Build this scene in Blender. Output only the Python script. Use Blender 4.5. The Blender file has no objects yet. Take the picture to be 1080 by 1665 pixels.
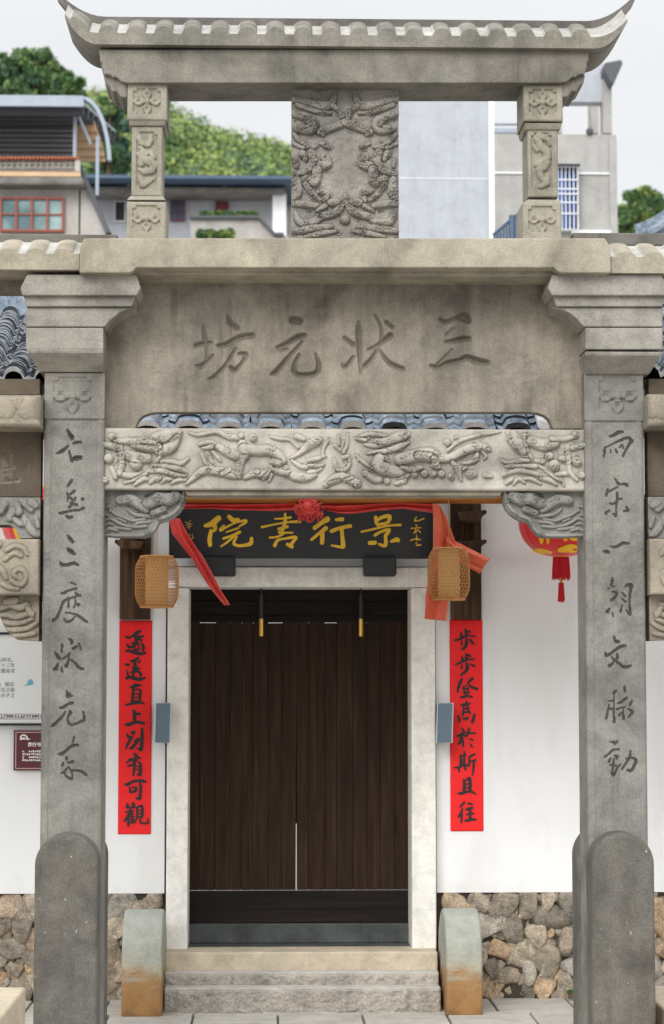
import bpy, bmesh, math, random
import numpy as np
from mathutils import Vector
random.seed(7); rng = np.random.default_rng(7)
S = bpy.context.scene
COL = S.collection
R = math.radians

# ------------------------------------------------------------------ camera
F = 3600.0                      # focal length in pixels of the 1080 px wide photograph
TH = math.atan(287.5 / F)       # pitch up
PS = math.atan(107.0 / F * math.cos(TH))   # yaw to the right
CAMP = Vector((0, 0, 1.75))
cd = bpy.data.cameras.new('camera'); cam = bpy.data.objects.new('camera', cd); COL.objects.link(cam)
cam.location = CAMP; cam.rotation_euler = (math.pi / 2 + TH, 0, -PS)
cd.sensor_fit = 'HORIZONTAL'; cd.sensor_width = 36.0; cd.lens = 36.0 * F / 1080.0
cd.clip_start = 0.1; cd.clip_end = 5000
cd.dof.use_dof = True; cd.dof.focus_distance = 11.6; cd.dof.aperture_fstop = 5.4
S.camera = cam

# ------------------------------------------------------------------ sky, sun, exposure
SUN_EL, SUN_AZ = R(31), R(200)          # azimuth clockwise from +Y (the wall faces -Y)
W = bpy.data.worlds.new('World'); S.world = W; W.use_nodes = True
nt = W.node_tree; nt.nodes.clear()
def wn(t, **k):
    n = nt.nodes.new(t)
    for a, b in k.items(): setattr(n, a, b)
    return n
sky = wn('ShaderNodeTexSky', sky_type='NISHITA', sun_disc=False, sun_elevation=SUN_EL, sun_rotation=SUN_AZ, dust_density=3.0, air_density=1.0)
bg1 = wn('ShaderNodeBackground'); bg1.inputs[1].default_value = 0.06
nt.links.new(sky.outputs[0], bg1.inputs[0])
tc = wn('ShaderNodeTexCoord'); sx = wn('ShaderNodeSeparateXYZ'); nt.links.new(tc.outputs['Generated'], sx.inputs[0])
rp = wn('ShaderNodeValToRGB'); nt.links.new(sx.outputs[2], rp.inputs[0])
cr = rp.color_ramp
cr.elements[0].position = 0.0; cr.elements[0].color = (0.85, 0.862, 0.876, 1)
cr.elements[1].position = 1.0; cr.elements[1].color = (1.9, 1.93, 1.98, 1)
e = cr.elements.new(0.28); e.color = (0.86, 0.872, 0.886, 1)
mpn = wn('ShaderNodeMapping'); mpn.inputs['Scale'].default_value = (1, 1, 3.5); nt.links.new(tc.outputs['Generated'], mpn.inputs[0])
cn = wn('ShaderNodeTexNoise'); cn.inputs['Scale'].default_value = 2.6; cn.inputs['Detail'].default_value = 5
nt.links.new(mpn.outputs[0], cn.inputs['Vector'])
cm = wn('ShaderNodeMapRange'); cm.inputs[1].default_value = 0.3; cm.inputs[2].default_value = 0.7; cm.inputs[3].default_value = 0.94; cm.inputs[4].default_value = 1.05
nt.links.new(cn.outputs[0], cm.inputs[0])
cmul = wn('ShaderNodeVectorMath', operation='SCALE'); nt.links.new(rp.outputs[0], cmul.inputs[0]); nt.links.new(cm.outputs[0], cmul.inputs['Scale'])
fy = wn('ShaderNodeMapRange'); nt.links.new(sx.outputs[1], fy.inputs[0]); fy.inputs[1].default_value = 0.2; fy.inputs[2].default_value = -0.9; fy.inputs[3].default_value = 1.0; fy.inputs[4].default_value = 1.5   # the cloud is brighter on the sun's side, behind the camera
fmul = wn('ShaderNodeVectorMath', operation='SCALE'); nt.links.new(cmul.outputs[0], fmul.inputs[0]); nt.links.new(fy.outputs[0], fmul.inputs['Scale'])
bg2 = wn('ShaderNodeBackground'); nt.links.new(fmul.outputs[0], bg2.inputs[0]); bg2.inputs[1].default_value = 1.0
mx = wn('ShaderNodeMixShader'); mx.inputs[0].default_value = 0.9
nt.links.new(bg1.outputs[0], mx.inputs[1]); nt.links.new(bg2.outputs[0], mx.inputs[2])
wo = wn('ShaderNodeOutputWorld'); nt.links.new(mx.outputs[0], wo.inputs[0])
sl = bpy.data.lights.new('sun', 'SUN'); so = bpy.data.objects.new('sun', sl); COL.objects.link(so)
sl.energy = 1.75; sl.angle = R(30); sl.color = (1.0, 0.99, 0.97)
sdir = Vector((math.sin(SUN_AZ) * math.cos(SUN_EL), math.cos(SUN_AZ) * math.cos(SUN_EL), math.sin(SUN_EL)))
so.rotation_euler = sdir.to_track_quat('Z', 'Y').to_euler(); so.location = (0, -5, 12)
S.view_settings.view_transform = 'Standard'; S.view_settings.look = 'None'
S.view_settings.exposure = 0.16; S.view_settings.gamma = 1.0

# ------------------------------------------------------------------ measuring helpers
FW = Vector((math.sin(PS) * math.cos(TH), math.cos(PS) * math.cos(TH), math.sin(TH)))
RT = Vector((math.cos(PS), -math.sin(PS), 0)); UP = RT.cross(FW)
def P(px, py, Y):               # the point of the plane y = Y that a photograph pixel measures
    d = FW * F + RT * (px - 540) - UP * (py - 832.5)
    return CAMP + d * (Y / d.y)
def X(px, Y, py=1000): return P(px, py, Y).x
def Z(py, Y, px=560): return P(px, py, Y).z
def mir(px): return 1120 - px   # the archway is symmetrical about this column

# ------------------------------------------------------------------ mesh helpers
ORG = {}
class MB:
    def __init__(s): s.v = []; s.f = []; s.m = []
    def face(s, idx, m=0): s.f.append(tuple(idx)); s.m.append(m)
    def box(s, x0, x1, y0, y1, z0, z1, m=0):
        b = len(s.v)
        s.v += [(x0, y0, z0), (x1, y0, z0), (x1, y1, z0), (x0, y1, z0), (x0, y0, z1), (x1, y0, z1), (x1, y1, z1), (x0, y1, z1)]
        for q in ((0, 3, 2, 1), (4, 5, 6, 7), (0, 1, 5, 4), (1, 2, 6, 5), (2, 3, 7, 6), (3, 0, 4, 7)): s.face([b + i for i in q], m)
    def pbox(s, px0, py0, px1, py1, Y0, Y1, m=0):
        pm = (px0 + px1) / 2; qm = (py0 + py1) / 2
        s.box(X(px0, Y0, qm), X(px1, Y0, qm), Y0, Y1, Z(py1, Y0, pm), Z(py0, Y0, pm), m)
    def prism(s, pts, y0, y1, m=0):       # pts: (x, z) in order
        a = sum(pts[i][0] * pts[(i + 1) % len(pts)][1] - pts[(i + 1) % len(pts)][0] * pts[i][1] for i in range(len(pts)))
        if a < 0: pts = pts[::-1]
        b = len(s.v); n = len(pts)
        s.v += [(x, y0, z) for x, z in pts] + [(x, y1, z) for x, z in pts]
        s.face(range(b, b + n), m); s.face(range(b + 2 * n - 1, b + n - 1, -1), m)
        for i in range(n):
            j = (i + 1) % n; s.face((b + j, b + i, b + n + i, b + n + j), m)
    def pprism(s, pp, Y0, Y1, m=0):
        q = [P(a, b, Y0) for a, b in pp]; s.prism([(p.x, p.z) for p in q], Y0, Y1, m)
    def prismx(s, pts, x0, x1, m=0):      # pts: (y, z)
        b = len(s.v); n = len(pts)
        s.v += [(x0, y, z) for y, z in pts] + [(x1, y, z) for y, z in pts]
        s.face(range(b, b + n), m); s.face(range(b + 2 * n - 1, b + n - 1, -1), m)
        for i in range(n):
            j = (i + 1) % n; s.face((b + j, b + i, b + n + i, b + n + j), m)
    def hexa(s, bot, top, m=0):           # bot/top: (x0,x1,y0,y1,z)
        b = len(s.v)
        for x0, x1, y0, y1, z in (bot, top): s.v += [(x0, y0, z), (x1, y0, z), (x1, y1, z), (x0, y1, z)]
        for q in ((0, 3, 2, 1), (4, 5, 6, 7), (0, 1, 5, 4), (1, 2, 6, 5), (2, 3, 7, 6), (3, 0, 4, 7)): s.face([b + i for i in q], m)
    def tube(s, pts, r, n=8, m=0, cap=True):
        pts = [Vector(p) for p in pts]; k = len(pts); b = len(s.v)
        for i, p in enumerate(pts):
            t = (pts[min(i + 1, k - 1)] - pts[max(i - 1, 0)]).normalized()
            u = t.orthogonal().normalized() if i == 0 else (u - t * u.dot(t)).normalized()
            w = t.cross(u); rr = r[i] if isinstance(r, (list, tuple)) else r
            for j in range(n):
                a = 2 * math.pi * j / n; s.v.append(tuple(p + (u * math.cos(a) + w * math.sin(a)) * rr))
        for i in range(k - 1):
            for j in range(n):
                j2 = (j + 1) % n; s.face((b + i * n + j, b + i * n + j2, b + (i + 1) * n + j2, b + (i + 1) * n + j), m)
        if cap: s.face(range(b + n - 1, b - 1, -1), m); s.face(range(b + (k - 1) * n, b + k * n), m)
    def lathe(s, prof, c, n=32, m=0, lobes=0, amp=0):   # prof: (r, z)
        b = len(s.v); k = len(prof)
        for r, z in prof:
            for j in range(n):
                a = 2 * math.pi * j / n; rr = r * (1 + amp * abs(math.cos(lobes * a / 2))) if lobes else r
                s.v.append((c[0] + rr * math.cos(a), c[1] + rr * math.sin(a), c[2] + z))
        for i in range(k - 1):
            for j in range(n):
                j2 = (j + 1) % n; s.face((b + i * n + j, b + i * n + j2, b + (i + 1) * n + j2, b + (i + 1) * n + j), m)
        s.face(range(b + n - 1, b - 1, -1), m); s.face(range(b + (k - 1) * n, b + k * n), m)
    def grid(s, pts, m=0):                # pts[row][col]
        b = len(s.v); h = len(pts); w = len(pts[0])
        for row in pts: s.v += [tuple(p) for p in row]
        for i in range(h - 1):
            for j in range(w - 1): s.face((b + i * w + j, b + i * w + j + 1, b + (i + 1) * w + j + 1, b + (i + 1) * w + j), m)

def link(name, me, parent, base, mats):
    o = bpy.data.objects.new(name, me); COL.objects.link(o)
    for m in (mats if isinstance(mats, (list, tuple)) else [mats]): me.materials.append(m)
    if parent is not None: o.parent = parent; ORG[o] = ORG[parent]
    else: o.location = base; ORG[o] = Vector(base)
    return o
def obj(name, mb, mats, parent=None, base=(0, 0, 0), smooth=False, bevel=0.0, seg=2, fix=True, post=None):
    L = ORG[parent] if parent is not None else Vector(base)
    vs = [post(v) for v in mb.v] if post else mb.v
    me = bpy.data.meshes.new(name)
    me.from_pydata([(v[0] - L.x, v[1] - L.y, v[2] - L.z) for v in vs], [], mb.f)
    me.polygons.foreach_set('material_index', mb.m)
    if fix:
        bm = bmesh.new(); bm.from_mesh(me); bmesh.ops.recalc_face_normals(bm, faces=bm.faces); bm.to_mesh(me); bm.free()
    if smooth: me.polygons.foreach_set('use_smooth', [True] * len(me.polygons))
    me.update()
    o = link(name, me, parent, L, mats)
    if bevel:
        b = o.modifiers.new('bevel', 'BEVEL'); b.width = bevel; b.segments = seg; b.limit_method = 'ANGLE'; b.angle_limit = R(35)
        b.use_clamp_overlap = True
    return o
def tag(o, label=None, cat=None, group=None, kind=None):
    for k, v in (('label', label), ('category', cat), ('group', group), ('kind', kind)):
        if v: o[k] = v
    return o
def thing(name, base, label, cat, group=None):
    o = bpy.data.objects.new(name, None); COL.objects.link(o); o.location = base; o.empty_display_size = 0.1
    ORG[o] = Vector(base); return tag(o, label, cat, group)

# ------------------------------------------------------------------ strokes, carved surfaces, written characters
def parse(txt, ox=0.0, oy=0.0, s=1.0, k=1.0, r=4.0, mx=None):
    out = []
    for st in txt.split(';'):
        pts = []
        for w in st.split():
            q = [float(a) for a in w.split(',')]
            x = ox + q[0] / s; y = oy + q[1] / s; rr = (q[2] if len(q) > 2 else r) / s * k
            pts.append((mx(x) if mx else x, y, rr))
        if len(pts) == 1: pts.append((pts[0][0] + 0.05, pts[0][1], pts[0][2]))
        if pts: out.append(smooth_line(pts))
    return out
def smooth_line(p):
    if len(p) < 3: return p
    out = []
    q = [p[0]] + p + [p[-1]]
    for i in range(1, len(q) - 2):
        a, b, c, d = [np.array(t) for t in q[i - 1:i + 3]]
        for t in (0, .25, .5, .75):
            v = .5 * (2 * b + (c - a) * t + (2 * a - 5 * b + 4 * c - d) * t * t + (3 * b - a - 3 * c + d) * t ** 3)
            out.append((float(v[0]), float(v[1]), float(max(v[2], .2 * b[2]))))
    out.append(p[-1]); return out
def world_stroke(st, Y):
    o = []
    for x, y, r in st:
        p = P(x, y, Y); o.append((p.x, p.z, r * Y / F))
    return o
def dist(Xg, Zg, st):           # returns best (r - d), and r, over the stroke
    best = np.full(Xg.shape, -9.0); br = np.full(Xg.shape, 1e-6)
    for (x0, z0, r0), (x1, z1, r1) in zip(st[:-1], st[1:]):
        dx, dz = x1 - x0, z1 - z0; L = dx * dx + dz * dz + 1e-12
        t = np.clip(((Xg - x0) * dx + (Zg - z0) * dz) / L, 0, 1)
        d = np.hypot(Xg - x0 - t * dx, Zg - z0 - t * dz); r = r0 + t * (r1 - r0)
        v = r - d; k = v > best
        best = np.where(k, v, best); br = np.where(k, r, br)
    return best, br
class Relief:
    """a stone block whose front is a fine grid that is carved by strokes"""
    def __init__(s, px0, py0, px1, py1, Y, step=1.2, zlow=None, world=None):
        s.Y = Y
        if world: x0, x1, z0, z1 = world
        else:
            pm = (px0 + px1) / 2; qm = (py0 + py1) / 2
            x0, x1 = X(px0, Y, qm), X(px1, Y, qm); z0, z1 = Z(py1, Y, pm), Z(py0, Y, pm)
        st = step * Y / F
        nx = max(2, int((x1 - x0) / st)); nz = max(2, int((z1 - z0) / st))
        xs = np.linspace(x0, x1, nx + 1); v = np.linspace(0, 1, nz + 1)
        if zlow is None: zl = np.full(nx + 1, z0)
        else:
            pts = sorted((P(a, b, Y).x, P(a, b, Y).z) for a, b in zlow)
            zl = np.interp(xs, [p[0] for p in pts], [p[1] for p in pts])
        s.X = np.repeat(xs[None, :], nz + 1, 0); s.Z = z1 + (zl[None, :] - z1) * v[:, None]
        s.H = np.zeros_like(s.X); s.ID = np.zeros(s.X.shape, int); s.x0, s.x1, s.z0, s.z1 = x0, x1, z0, z1
    def win(s, st):
        r = max(q[2] for q in st) * 1.05 + .008
        return ((s.X > min(q[0] for q in st) - r) & (s.X < max(q[0] for q in st) + r) & (s.Z > min(q[1] for q in st) - r) & (s.Z < max(q[1] for q in st) + r))
    def raise_(s, strokes, k=0.9, cap=0.03, base=0.0, outline=0.0):
        for st in strokes:
            st = world_stroke(st, s.Y); w = s.win(st)
            if not w.any(): continue
            v, r = dist(s.X[w], s.Z[w], st)
            if outline:          # the chisel line that sets each form off from what lies under it
                ow = outline * s.Y / F; hh = s.H[w]; ring = (v <= 0) & (v > -ow); s.H[w] = np.where(ring, hh * .66 - .004, hh)
            u = np.clip(1 - v / r, 0, 1); h = base + np.minimum(k * r, cap) * np.sqrt(np.maximum(0, 1 - u ** 3.2))
            s.H[w] = np.where(v > 0, np.maximum(s.H[w], h), s.H[w])
    def carve(s, strokes, depth=0.02, slope=1.3, cid=0, wide=0.0):
        for st in strokes:
            st = world_stroke(st, s.Y); w = s.win(st)
            if not w.any(): continue
            v, r = dist(s.X[w], s.Z[w], st)
            h = -np.minimum(np.maximum(v, 0) * slope, depth)
            s.H[w] = np.minimum(s.H[w], h)
            if cid: s.ID[w] = np.where(v > -0.0, cid, s.ID[w])
    def noise(s, amp, scale, seed=1, where=None):
        g = np.random.default_rng(seed); h = np.zeros_like(s.X)
        for k in range(14):
            a = g.uniform(0, 6.28); f = scale * g.uniform(.5, 2.2); h += np.sin((s.X * math.cos(a) + s.Z * math.sin(a)) * f + g.uniform(0, 6.28) + 1.7 * np.sin(s.X * f * .37 + k) + 1.3 * np.sin(s.Z * f * .43 - k)) / 14
        s.H += amp * h if where is None else amp * h * where
    def curls(s, n, seed, r0=4.0, r1=8.0, amp=.006, w=1.3):      # small cloud curls cut on the raised forms
        g = np.random.default_rng(seed); ii, jj = np.nonzero(s.H > .008); k = s.Y / F
        for q in range(n):
            c = g.integers(len(ii)); x, z = s.X[ii[c], jj[c]], s.Z[ii[c], jj[c]]; R0 = g.uniform(r0, r1) * k; a0 = g.uniform(0, 6.28); sg = g.choice((-1, 1))
            st = [(x + R0 * (1 - .72 * t) * math.cos(a0 + sg * 6.5 * t), z + R0 * (1 - .72 * t) * math.sin(a0 + sg * 6.5 * t), w * k * (1.15 - .5 * t)) for t in np.linspace(0, 1, 11)]
            wi = s.win(st); v, r = dist(s.X[wi], s.Z[wi], st); u = np.clip(1 - v / r, 0, 1)
            s.H[wi] += np.where(v > 0, amp * np.sqrt(np.maximum(0, 1 - u * u)), 0) - np.where((v <= 0) & (v > -w * .8 * k), amp * .5, 0)
    def edge(s, w, d):             # round the outer edges over
        e = np.minimum(np.minimum(s.X - s.x0, s.x1 - s.X), np.minimum(s.Z - s.Z[-1:, :], s.Z[:1, :] - s.Z))
        t = np.clip(1 - e / w, 0, 1); s.H -= d * t * t
    def build(s, name, mat, parent, Yb, charmat=None, charname='carved_character', labels=None, smooth=True):
        L = ORG[parent]; nz, nx = s.X.shape
        V = np.stack([s.X - L.x, s.Y - s.H - L.y, s.Z - L.z], -1).reshape(-1, 3)
        idx = np.arange(nz * nx).reshape(nz, nx)
        Q = np.stack([idx[:-1, :-1], idx[1:, :-1], idx[1:, 1:], idx[:-1, 1:]], -1).reshape(-1, 4)
        fid = np.maximum(np.maximum(s.ID[:-1, :-1], s.ID[1:, :-1]), np.maximum(s.ID[1:, 1:], s.ID[:-1, 1:])).reshape(-1)
        # skirt to the back
        ring = np.concatenate([idx[0, :], idx[1:, -1], idx[-1, -2::-1], idx[-2:0:-1, 0]])
        bv = V[ring].copy(); bv[:, 1] = Yb - L.y
        n0 = len(V); nr = len(ring); V2 = np.concatenate([V, bv])
        j = np.arange(nr); j2 = (j + 1) % nr
        SK = np.stack([ring[j], ring[j2], n0 + j2, n0 + j], -1)
        main = Q[fid == 0] if charmat else Q
        def mk(nm, verts, quads, extra, mt, par):
            me = bpy.data.meshes.new(nm)
            used, inv = np.unique(quads.reshape(-1) if extra is None else np.concatenate([quads.reshape(-1), extra.reshape(-1)]), return_inverse=True)
            k = len(quads) * 4
            fl = inv[:k].reshape(-1, 4).tolist() + ([] if extra is None else inv[k:].reshape(-1, 4).tolist())
            if extra is not None:
                back = [int(np.searchsorted(used, n0 + q)) for q in range(nr)]; fl.append(back[::-1])
            me.from_pydata(verts[used].tolist(), [], fl)
            sm = [smooth] * len(quads) + [False] * (len(fl) - len(quads)); me.polygons.foreach_set('use_smooth', sm)
            me.update()
            return link(nm, me, par, None, mt)
        o = mk(name, V2, main, SK, mat, parent)
        if charmat:
            for c in sorted(set(fid.tolist()) - {0}):
                mk(charname, V2, Q[fid == c], None, charmat, o)
        return o
def glyph(strokes, Y, thick, step=0.5, Yw=None):
    """strokes (pixels) -> MB with the written sign as a thin raised sheet"""
    Yw = Yw or Y
    ws = [world_stroke(st, Yw) for st in strokes]
    pad = 2.5 * step * Yw / F
    x0 = min(q[0] - q[2] for s_ in ws for q in s_) - pad; x1 = max(q[0] + q[2] for s_ in ws for q in s_) + pad
    z0 = min(q[1] - q[2] for s_ in ws for q in s_) - pad; z1 = max(q[1] + q[2] for s_ in ws for q in s_) + pad
    h = step * Yw / F
    xs = np.arange(x0, x1 + h, h); zs = np.arange(z0, z1 + h, h)
    Xg, Zg = np.meshgrid(xs, zs); Fd = np.full(Xg.shape, -9.0)
    for st in ws: Fd = np.maximum(Fd, dist(Xg, Zg, st)[0])
    mb = MB(); cache = {}
    def vid(key, x, z):
        if key not in cache: cache[key] = len(mb.v); mb.v.append((x, Y - thick, z))
        return cache[key]
    nz, nx = Fd.shape; pos = Fd > 0
    act = pos[:-1, :-1] | pos[1:, :-1] | pos[1:, 1:] | pos[:-1, 1:]
    for i, j in zip(*np.nonzero(act)):
        cs = [(i, j), (i, j + 1), (i + 1, j + 1), (i + 1, j)]; poly = []
        for a in range(4):
            p, q = cs[a], cs[(a + 1) % 4]; fp, fq = Fd[p], Fd[q]
            if fp > 0: poly.append(vid(p, xs[p[1]], zs[p[0]]))
            if (fp > 0) != (fq > 0):
                t = fp / (fp - fq); key = (min(p, q), max(p, q))
                poly.append(vid(key, xs[p[1]] + t * (xs[q[1]] - xs[p[1]]), zs[p[0]] + t * (zs[q[0]] - zs[p[0]])))
        if len(poly) > 2: mb.face(poly)
    cnt = {}
    for f in mb.f:
        for a in range(len(f)):
            p, q = f[a], f[(a + 1) % len(f)]
            cnt[(p, q)] = 1
    low = {}
    for (p, q) in list(cnt):
        if (q, p) in cnt: continue
        for t in (p, q):
            if t not in low: low[t] = len(mb.v); x, y, z = mb.v[t]; mb.v.append((x, Y, z))
        mb.face((q, p, low[p], low[q]))
    return mb
def scribble(cx, cy, w, h, n, seed, r=0.6):      # one small illegible carved or printed sign
    g = random.Random(seed); out = []
    for i in range(n):
        if g.random() < .6:
            y = cy + g.uniform(-.5, .5) * h; a = g.uniform(-.5, -.1) * w; b = g.uniform(.1, .5) * w
            out.append([(cx + a, y, r), (cx + b, y - g.uniform(0, .15) * h, r)])
        else:
            x = cx + g.uniform(-.4, .4) * w; a = g.uniform(-.5, -.1) * h; b = g.uniform(.1, .5) * h
            out.append([(x, cy + a, r), (x + g.uniform(-.25, .25) * w, cy + b, r)])
    return out
# ------------------------------------------------------------------ materials
def srgb(r, g, b):
    f = lambda c: (c / 255 / 12.92) if c <= 10 else ((c / 255 + .055) / 1.055) ** 2.4
    return (f(r), f(g), f(b))
class NT:
    def __init__(s, name):
        s.m = bpy.data.materials.new(name); s.m.use_nodes = True; s.t = s.m.node_tree
        s.b = s.t.nodes['Principled BSDF']; s.tc = s.t.nodes.new('ShaderNodeTexCoord')
    def n(s, typ, **k):
        o = s.t.nodes.new(typ)
        for a, b in k.items(): setattr(o, a, b)
        return o
    def l(s, a, b): s.t.links.new(a, b)
    def noise(s, scale, detail=5, rough=.6, vec=(1, 1, 1), dist=0.0):
        mp = s.n('ShaderNodeMapping'); mp.inputs['Scale'].default_value = vec; s.l(s.tc.outputs['Object'], mp.inputs[0])
        o = s.n('ShaderNodeTexNoise'); o.inputs['Scale'].default_value = scale; o.inputs['Detail'].default_value = detail; o.inputs['Roughness'].default_value = rough
        o.inputs['Distortion'].default_value = dist
        s.l(mp.outputs[0], o.inputs['Vector']); return o.outputs[0]
    def ramp(s, fac, stops):
        o = s.n('ShaderNodeValToRGB'); s.l(fac, o.inputs[0]); c = o.color_ramp
        while len(c.elements) < len(stops): c.elements.new(.5)
        for e, (p, col) in zip(c.elements, stops):
            e.position = p; e.color = (*(col if isinstance(col, tuple) else (col,) * 3), 1)
        return o.outputs[0]
    def mix(s, fac, a, b, mode='MIX'):
        o = s.n('ShaderNodeMix', data_type='RGBA', blend_type=mode)
        for sock, v in ((o.inputs[0], fac), (o.inputs[6], a), (o.inputs[7], b)):
            if isinstance(v, (int, float)): sock.default_value = v
            elif isinstance(v, tuple): sock.default_value = (*v, 1)
            else: s.l(v, sock)
        return o.outputs[2]
    def bump(s, h, strength=.3, dist=.01):
        o = s.n('ShaderNodeBump'); o.inputs['Strength'].default_value = strength; o.inputs['Distance'].default_value = dist
        s.l(h, o.inputs['Height']); s.l(o.outputs[0], s.b.inputs['Normal'])
    def col(s, c):
        if isinstance(c, tuple): s.b.inputs['Base Color'].default_value = (*c, 1)
        else: s.l(c, s.b.inputs['Base Color'])
    def rough(s, v): s.b.inputs['Roughness'].default_value = v
def mul(c, k): return tuple(min(1, a * k) for a in c)
def stone(name, base, dark=.62, lite=1.22, speck=.35, rough=.85, bump=.35, stain=.45, warm=(1.02, 1.0, .96), patch=0.0, chips=False, alb=.655, desat=.17):
    g_ = sum(base) / 3; base = tuple((c * (1 - desat) + g_ * desat) * alb for c in base); t = NT(name)
    c = t.ramp(t.noise(2.6, 7, .62, dist=.6), [(.34, mul(base, dark)), (.5, base), (.66, mul(base, lite))])
    tint = t.ramp(t.noise(1.1, 3), [(.4, (1, 1, 1)), (.65, warm)])
    c = t.mix(.8, c, tint, 'MULTIPLY')
    st = t.ramp(t.noise(5, 5, .65, (1, 1, .16)), [(.46, 1.0), (.66, .5)])
    c = t.mix(stain, c, st, 'MULTIPLY')
    dr = t.ramp(t.noise(15, 4, .6, (1, 1, .07)), [(.56, 1.0), (.70, .62)]); dk = t.ramp(t.noise(2.2, 3), [(.42, 0.0), (.6, 1.0)])
    c = t.mix(t.mix(1.0, (min(1, stain * 1.6),) * 3, dk, 'MULTIPLY'), c, t.mix(1.0, c, dr, 'MULTIPLY'))
    if patch:
        patch *= .75
        pt = t.ramp(t.noise(4.2, 6, .7, dist=1.0), [(.5, (1, 1, 1)), (.66, (.62, .64, .68))])
        c = t.mix(patch, c, pt, 'MULTIPLY')
    md = t.ramp(t.noise(11, 6, .7, dist=.4), [(.36, .78), (.5, 1.0), (.64, 1.12)]); c = t.mix(.7 if speck > .1 else .3, c, md, 'MULTIPLY')
    sp = t.ramp(t.noise(120, 3, .6), [(.34, .5), (.5, 1.0), (.68, 1.4)])
    c = t.mix(speck, c, sp, 'MULTIPLY')
    if chips:
        c = t.mix(t.ramp(t.noise(48, 3, .6, (1, 1, .55)), [(.70, 0.0), (.73, .55)]), c, srgb(196, 194, 188))
    t.col(c); t.rough(rough)
    h = t.n('ShaderNodeMath', operation='ADD'); t.l(t.noise(120, 4), h.inputs[0]); t.l(t.noise(18, 6), h.inputs[1])
    t.bump(h.outputs[0], bump, .006); return t.m
def plain(name, c, rough=.6, var=.12, scale=6, metal=0.0, bump=0.0, vec=(1, 1, 1)):
    t = NT(name); n = t.noise(scale, 5, .6, vec)
    t.col(t.ramp(n, [(.3, mul(c, 1 - var)), (.7, mul(c, 1 + var))])); t.rough(rough); t.b.inputs['Metallic'].default_value = metal
    if bump: t.bump(t.noise(scale * 8, 4), bump, .004)
    return t.m
def wood(name, c, c2, rough=.6, axis=2, grain=14, lo=.5):
    t = NT(name); v = [1, 1, 1]; v[axis] = .06
    n = t.noise(grain, 8, .7, tuple(v), .8)
    c0 = t.ramp(n, [(.32, mul(c, lo)), (.5, c), (.68, c2)])
    kn = t.ramp(t.noise(7, 2, .5, tuple(.35 if i == axis else 1.4 for i in range(3))), [(.70, (1, 1, 1)), (.76, (.35, .33, .3))])
    t.col(t.mix(.8, c0, kn, 'MULTIPLY')); t.rough(rough); t.b.inputs['Specular IOR Level'].default_value = .18; t.bump(n, .35, .004); return t.m
M = {}
M['beam'] = stone('beam_stone', srgb(152, 146, 132), patch=.45)
M['eave'] = stone('eave_stone', srgb(158, 152, 138), patch=.35)
M['tiletop'] = stone('skylit_tile_stone', srgb(206, 204, 196), stain=.25, speck=.2)  # valley tops toned paler, the sky light on them put into the colour
M['ridge'] = stone('ridge_stone', srgb(128, 124, 116), patch=.5)
M['post'] = stone('post_stone', srgb(182, 174, 154), stain=.25)
M['stele'] = stone('carved_slab_stone', srgb(172, 166, 156), stain=.3)
M['cornice'] = stone('cornice_stone', srgb(188, 178, 154), stain=.25)
M['capital'] = stone('capital_stone', srgb(180, 174, 162), stain=.3, patch=.35)
M['panel'] = stone('inscription_stone', srgb(172, 161, 143), patch=.8, stain=.6)
M['panelchar'] = stone('shade_toned_cut_stone', srgb(146, 135, 118), stain=.3)  # shade of the cut grooves put into a darker stone tone
M['lintel'] = stone('lintel_stone', srgb(206, 199, 185), stain=.2, speck=.2, patch=.2)
M['bracket'] = stone('bracket_stone', srgb(158, 156, 148), stain=.3, patch=.5, warm=(1, 1, .97))
M['pillar'] = stone('pillar_stone', srgb(153, 150, 142), stain=.35, patch=.45, warm=(1.03, 1, .95))
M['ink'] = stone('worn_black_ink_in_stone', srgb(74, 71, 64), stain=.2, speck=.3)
M['drum'] = stone('clamp_stone', srgb(122, 117, 107), stain=.4, patch=.45, speck=.5, chips=True)
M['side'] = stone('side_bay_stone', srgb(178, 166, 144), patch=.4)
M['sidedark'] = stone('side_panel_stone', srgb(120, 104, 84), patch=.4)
M['wall'] = plain('white_plaster', (.845, .848, .845), .9, .045, 1.1, bump=.14)
def plaster():
    t = NT('white_limewash'); c = t.ramp(t.noise(1.1, 5), [(.3, (.81, .812, .808)), (.7, (.86, .863, .86))])
    st = t.ramp(t.noise(3.2, 6, .65, (1, 1, .22), .5), [(.52, (1, 1, 1)), (.70, (.93, .925, .91))]); c = t.mix(1.0, c, st, 'MULTIPLY')
    sp = t.n('ShaderNodeSeparateXYZ'); t.l(t.tc.outputs['Object'], sp.inputs[0])      # splashed dirt above the plinth
    a = t.n('ShaderNodeMath', operation='MULTIPLY_ADD'); t.l(t.noise(9, 6, .7), a.inputs[0]); a.inputs[1].default_value = -.5; t.l(sp.outputs[2], a.inputs[2])
    c = t.mix(t.ramp(a.outputs[0], [(.26, .30), (.44, 0.0)]), c, (.62, .60, .55)); t.col(c); t.rough(.9)
    t.bump(t.noise(7, 6, .6), .12, .02); return t.m
M['wall'] = plaster()
M['jamb'] = stone('white_granite', srgb(236, 233, 226), alb=.98, desat=0, dark=.9, lite=1.04, speck=.22, stain=.12)
M['step'] = stone('cut_granite_step', srgb(208, 194, 170), alb=.86, desat=0, dark=.85, lite=1.08, speck=.15, stain=.15)
M['rough'] = stone('rough_granite_step', srgb(186, 178, 168), alb=.86, desat=0, dark=.75, lite=1.15, speck=.5, bump=1.0)
M['tread'] = stone('worn_granite_tread', srgb(200, 197, 190), alb=.9, desat=0, dark=.85, lite=1.08, speck=.25, stain=.15)
M['sill'] = stone('grey_green_threshold_stone', srgb(96, 102, 100), stain=.4)
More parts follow.
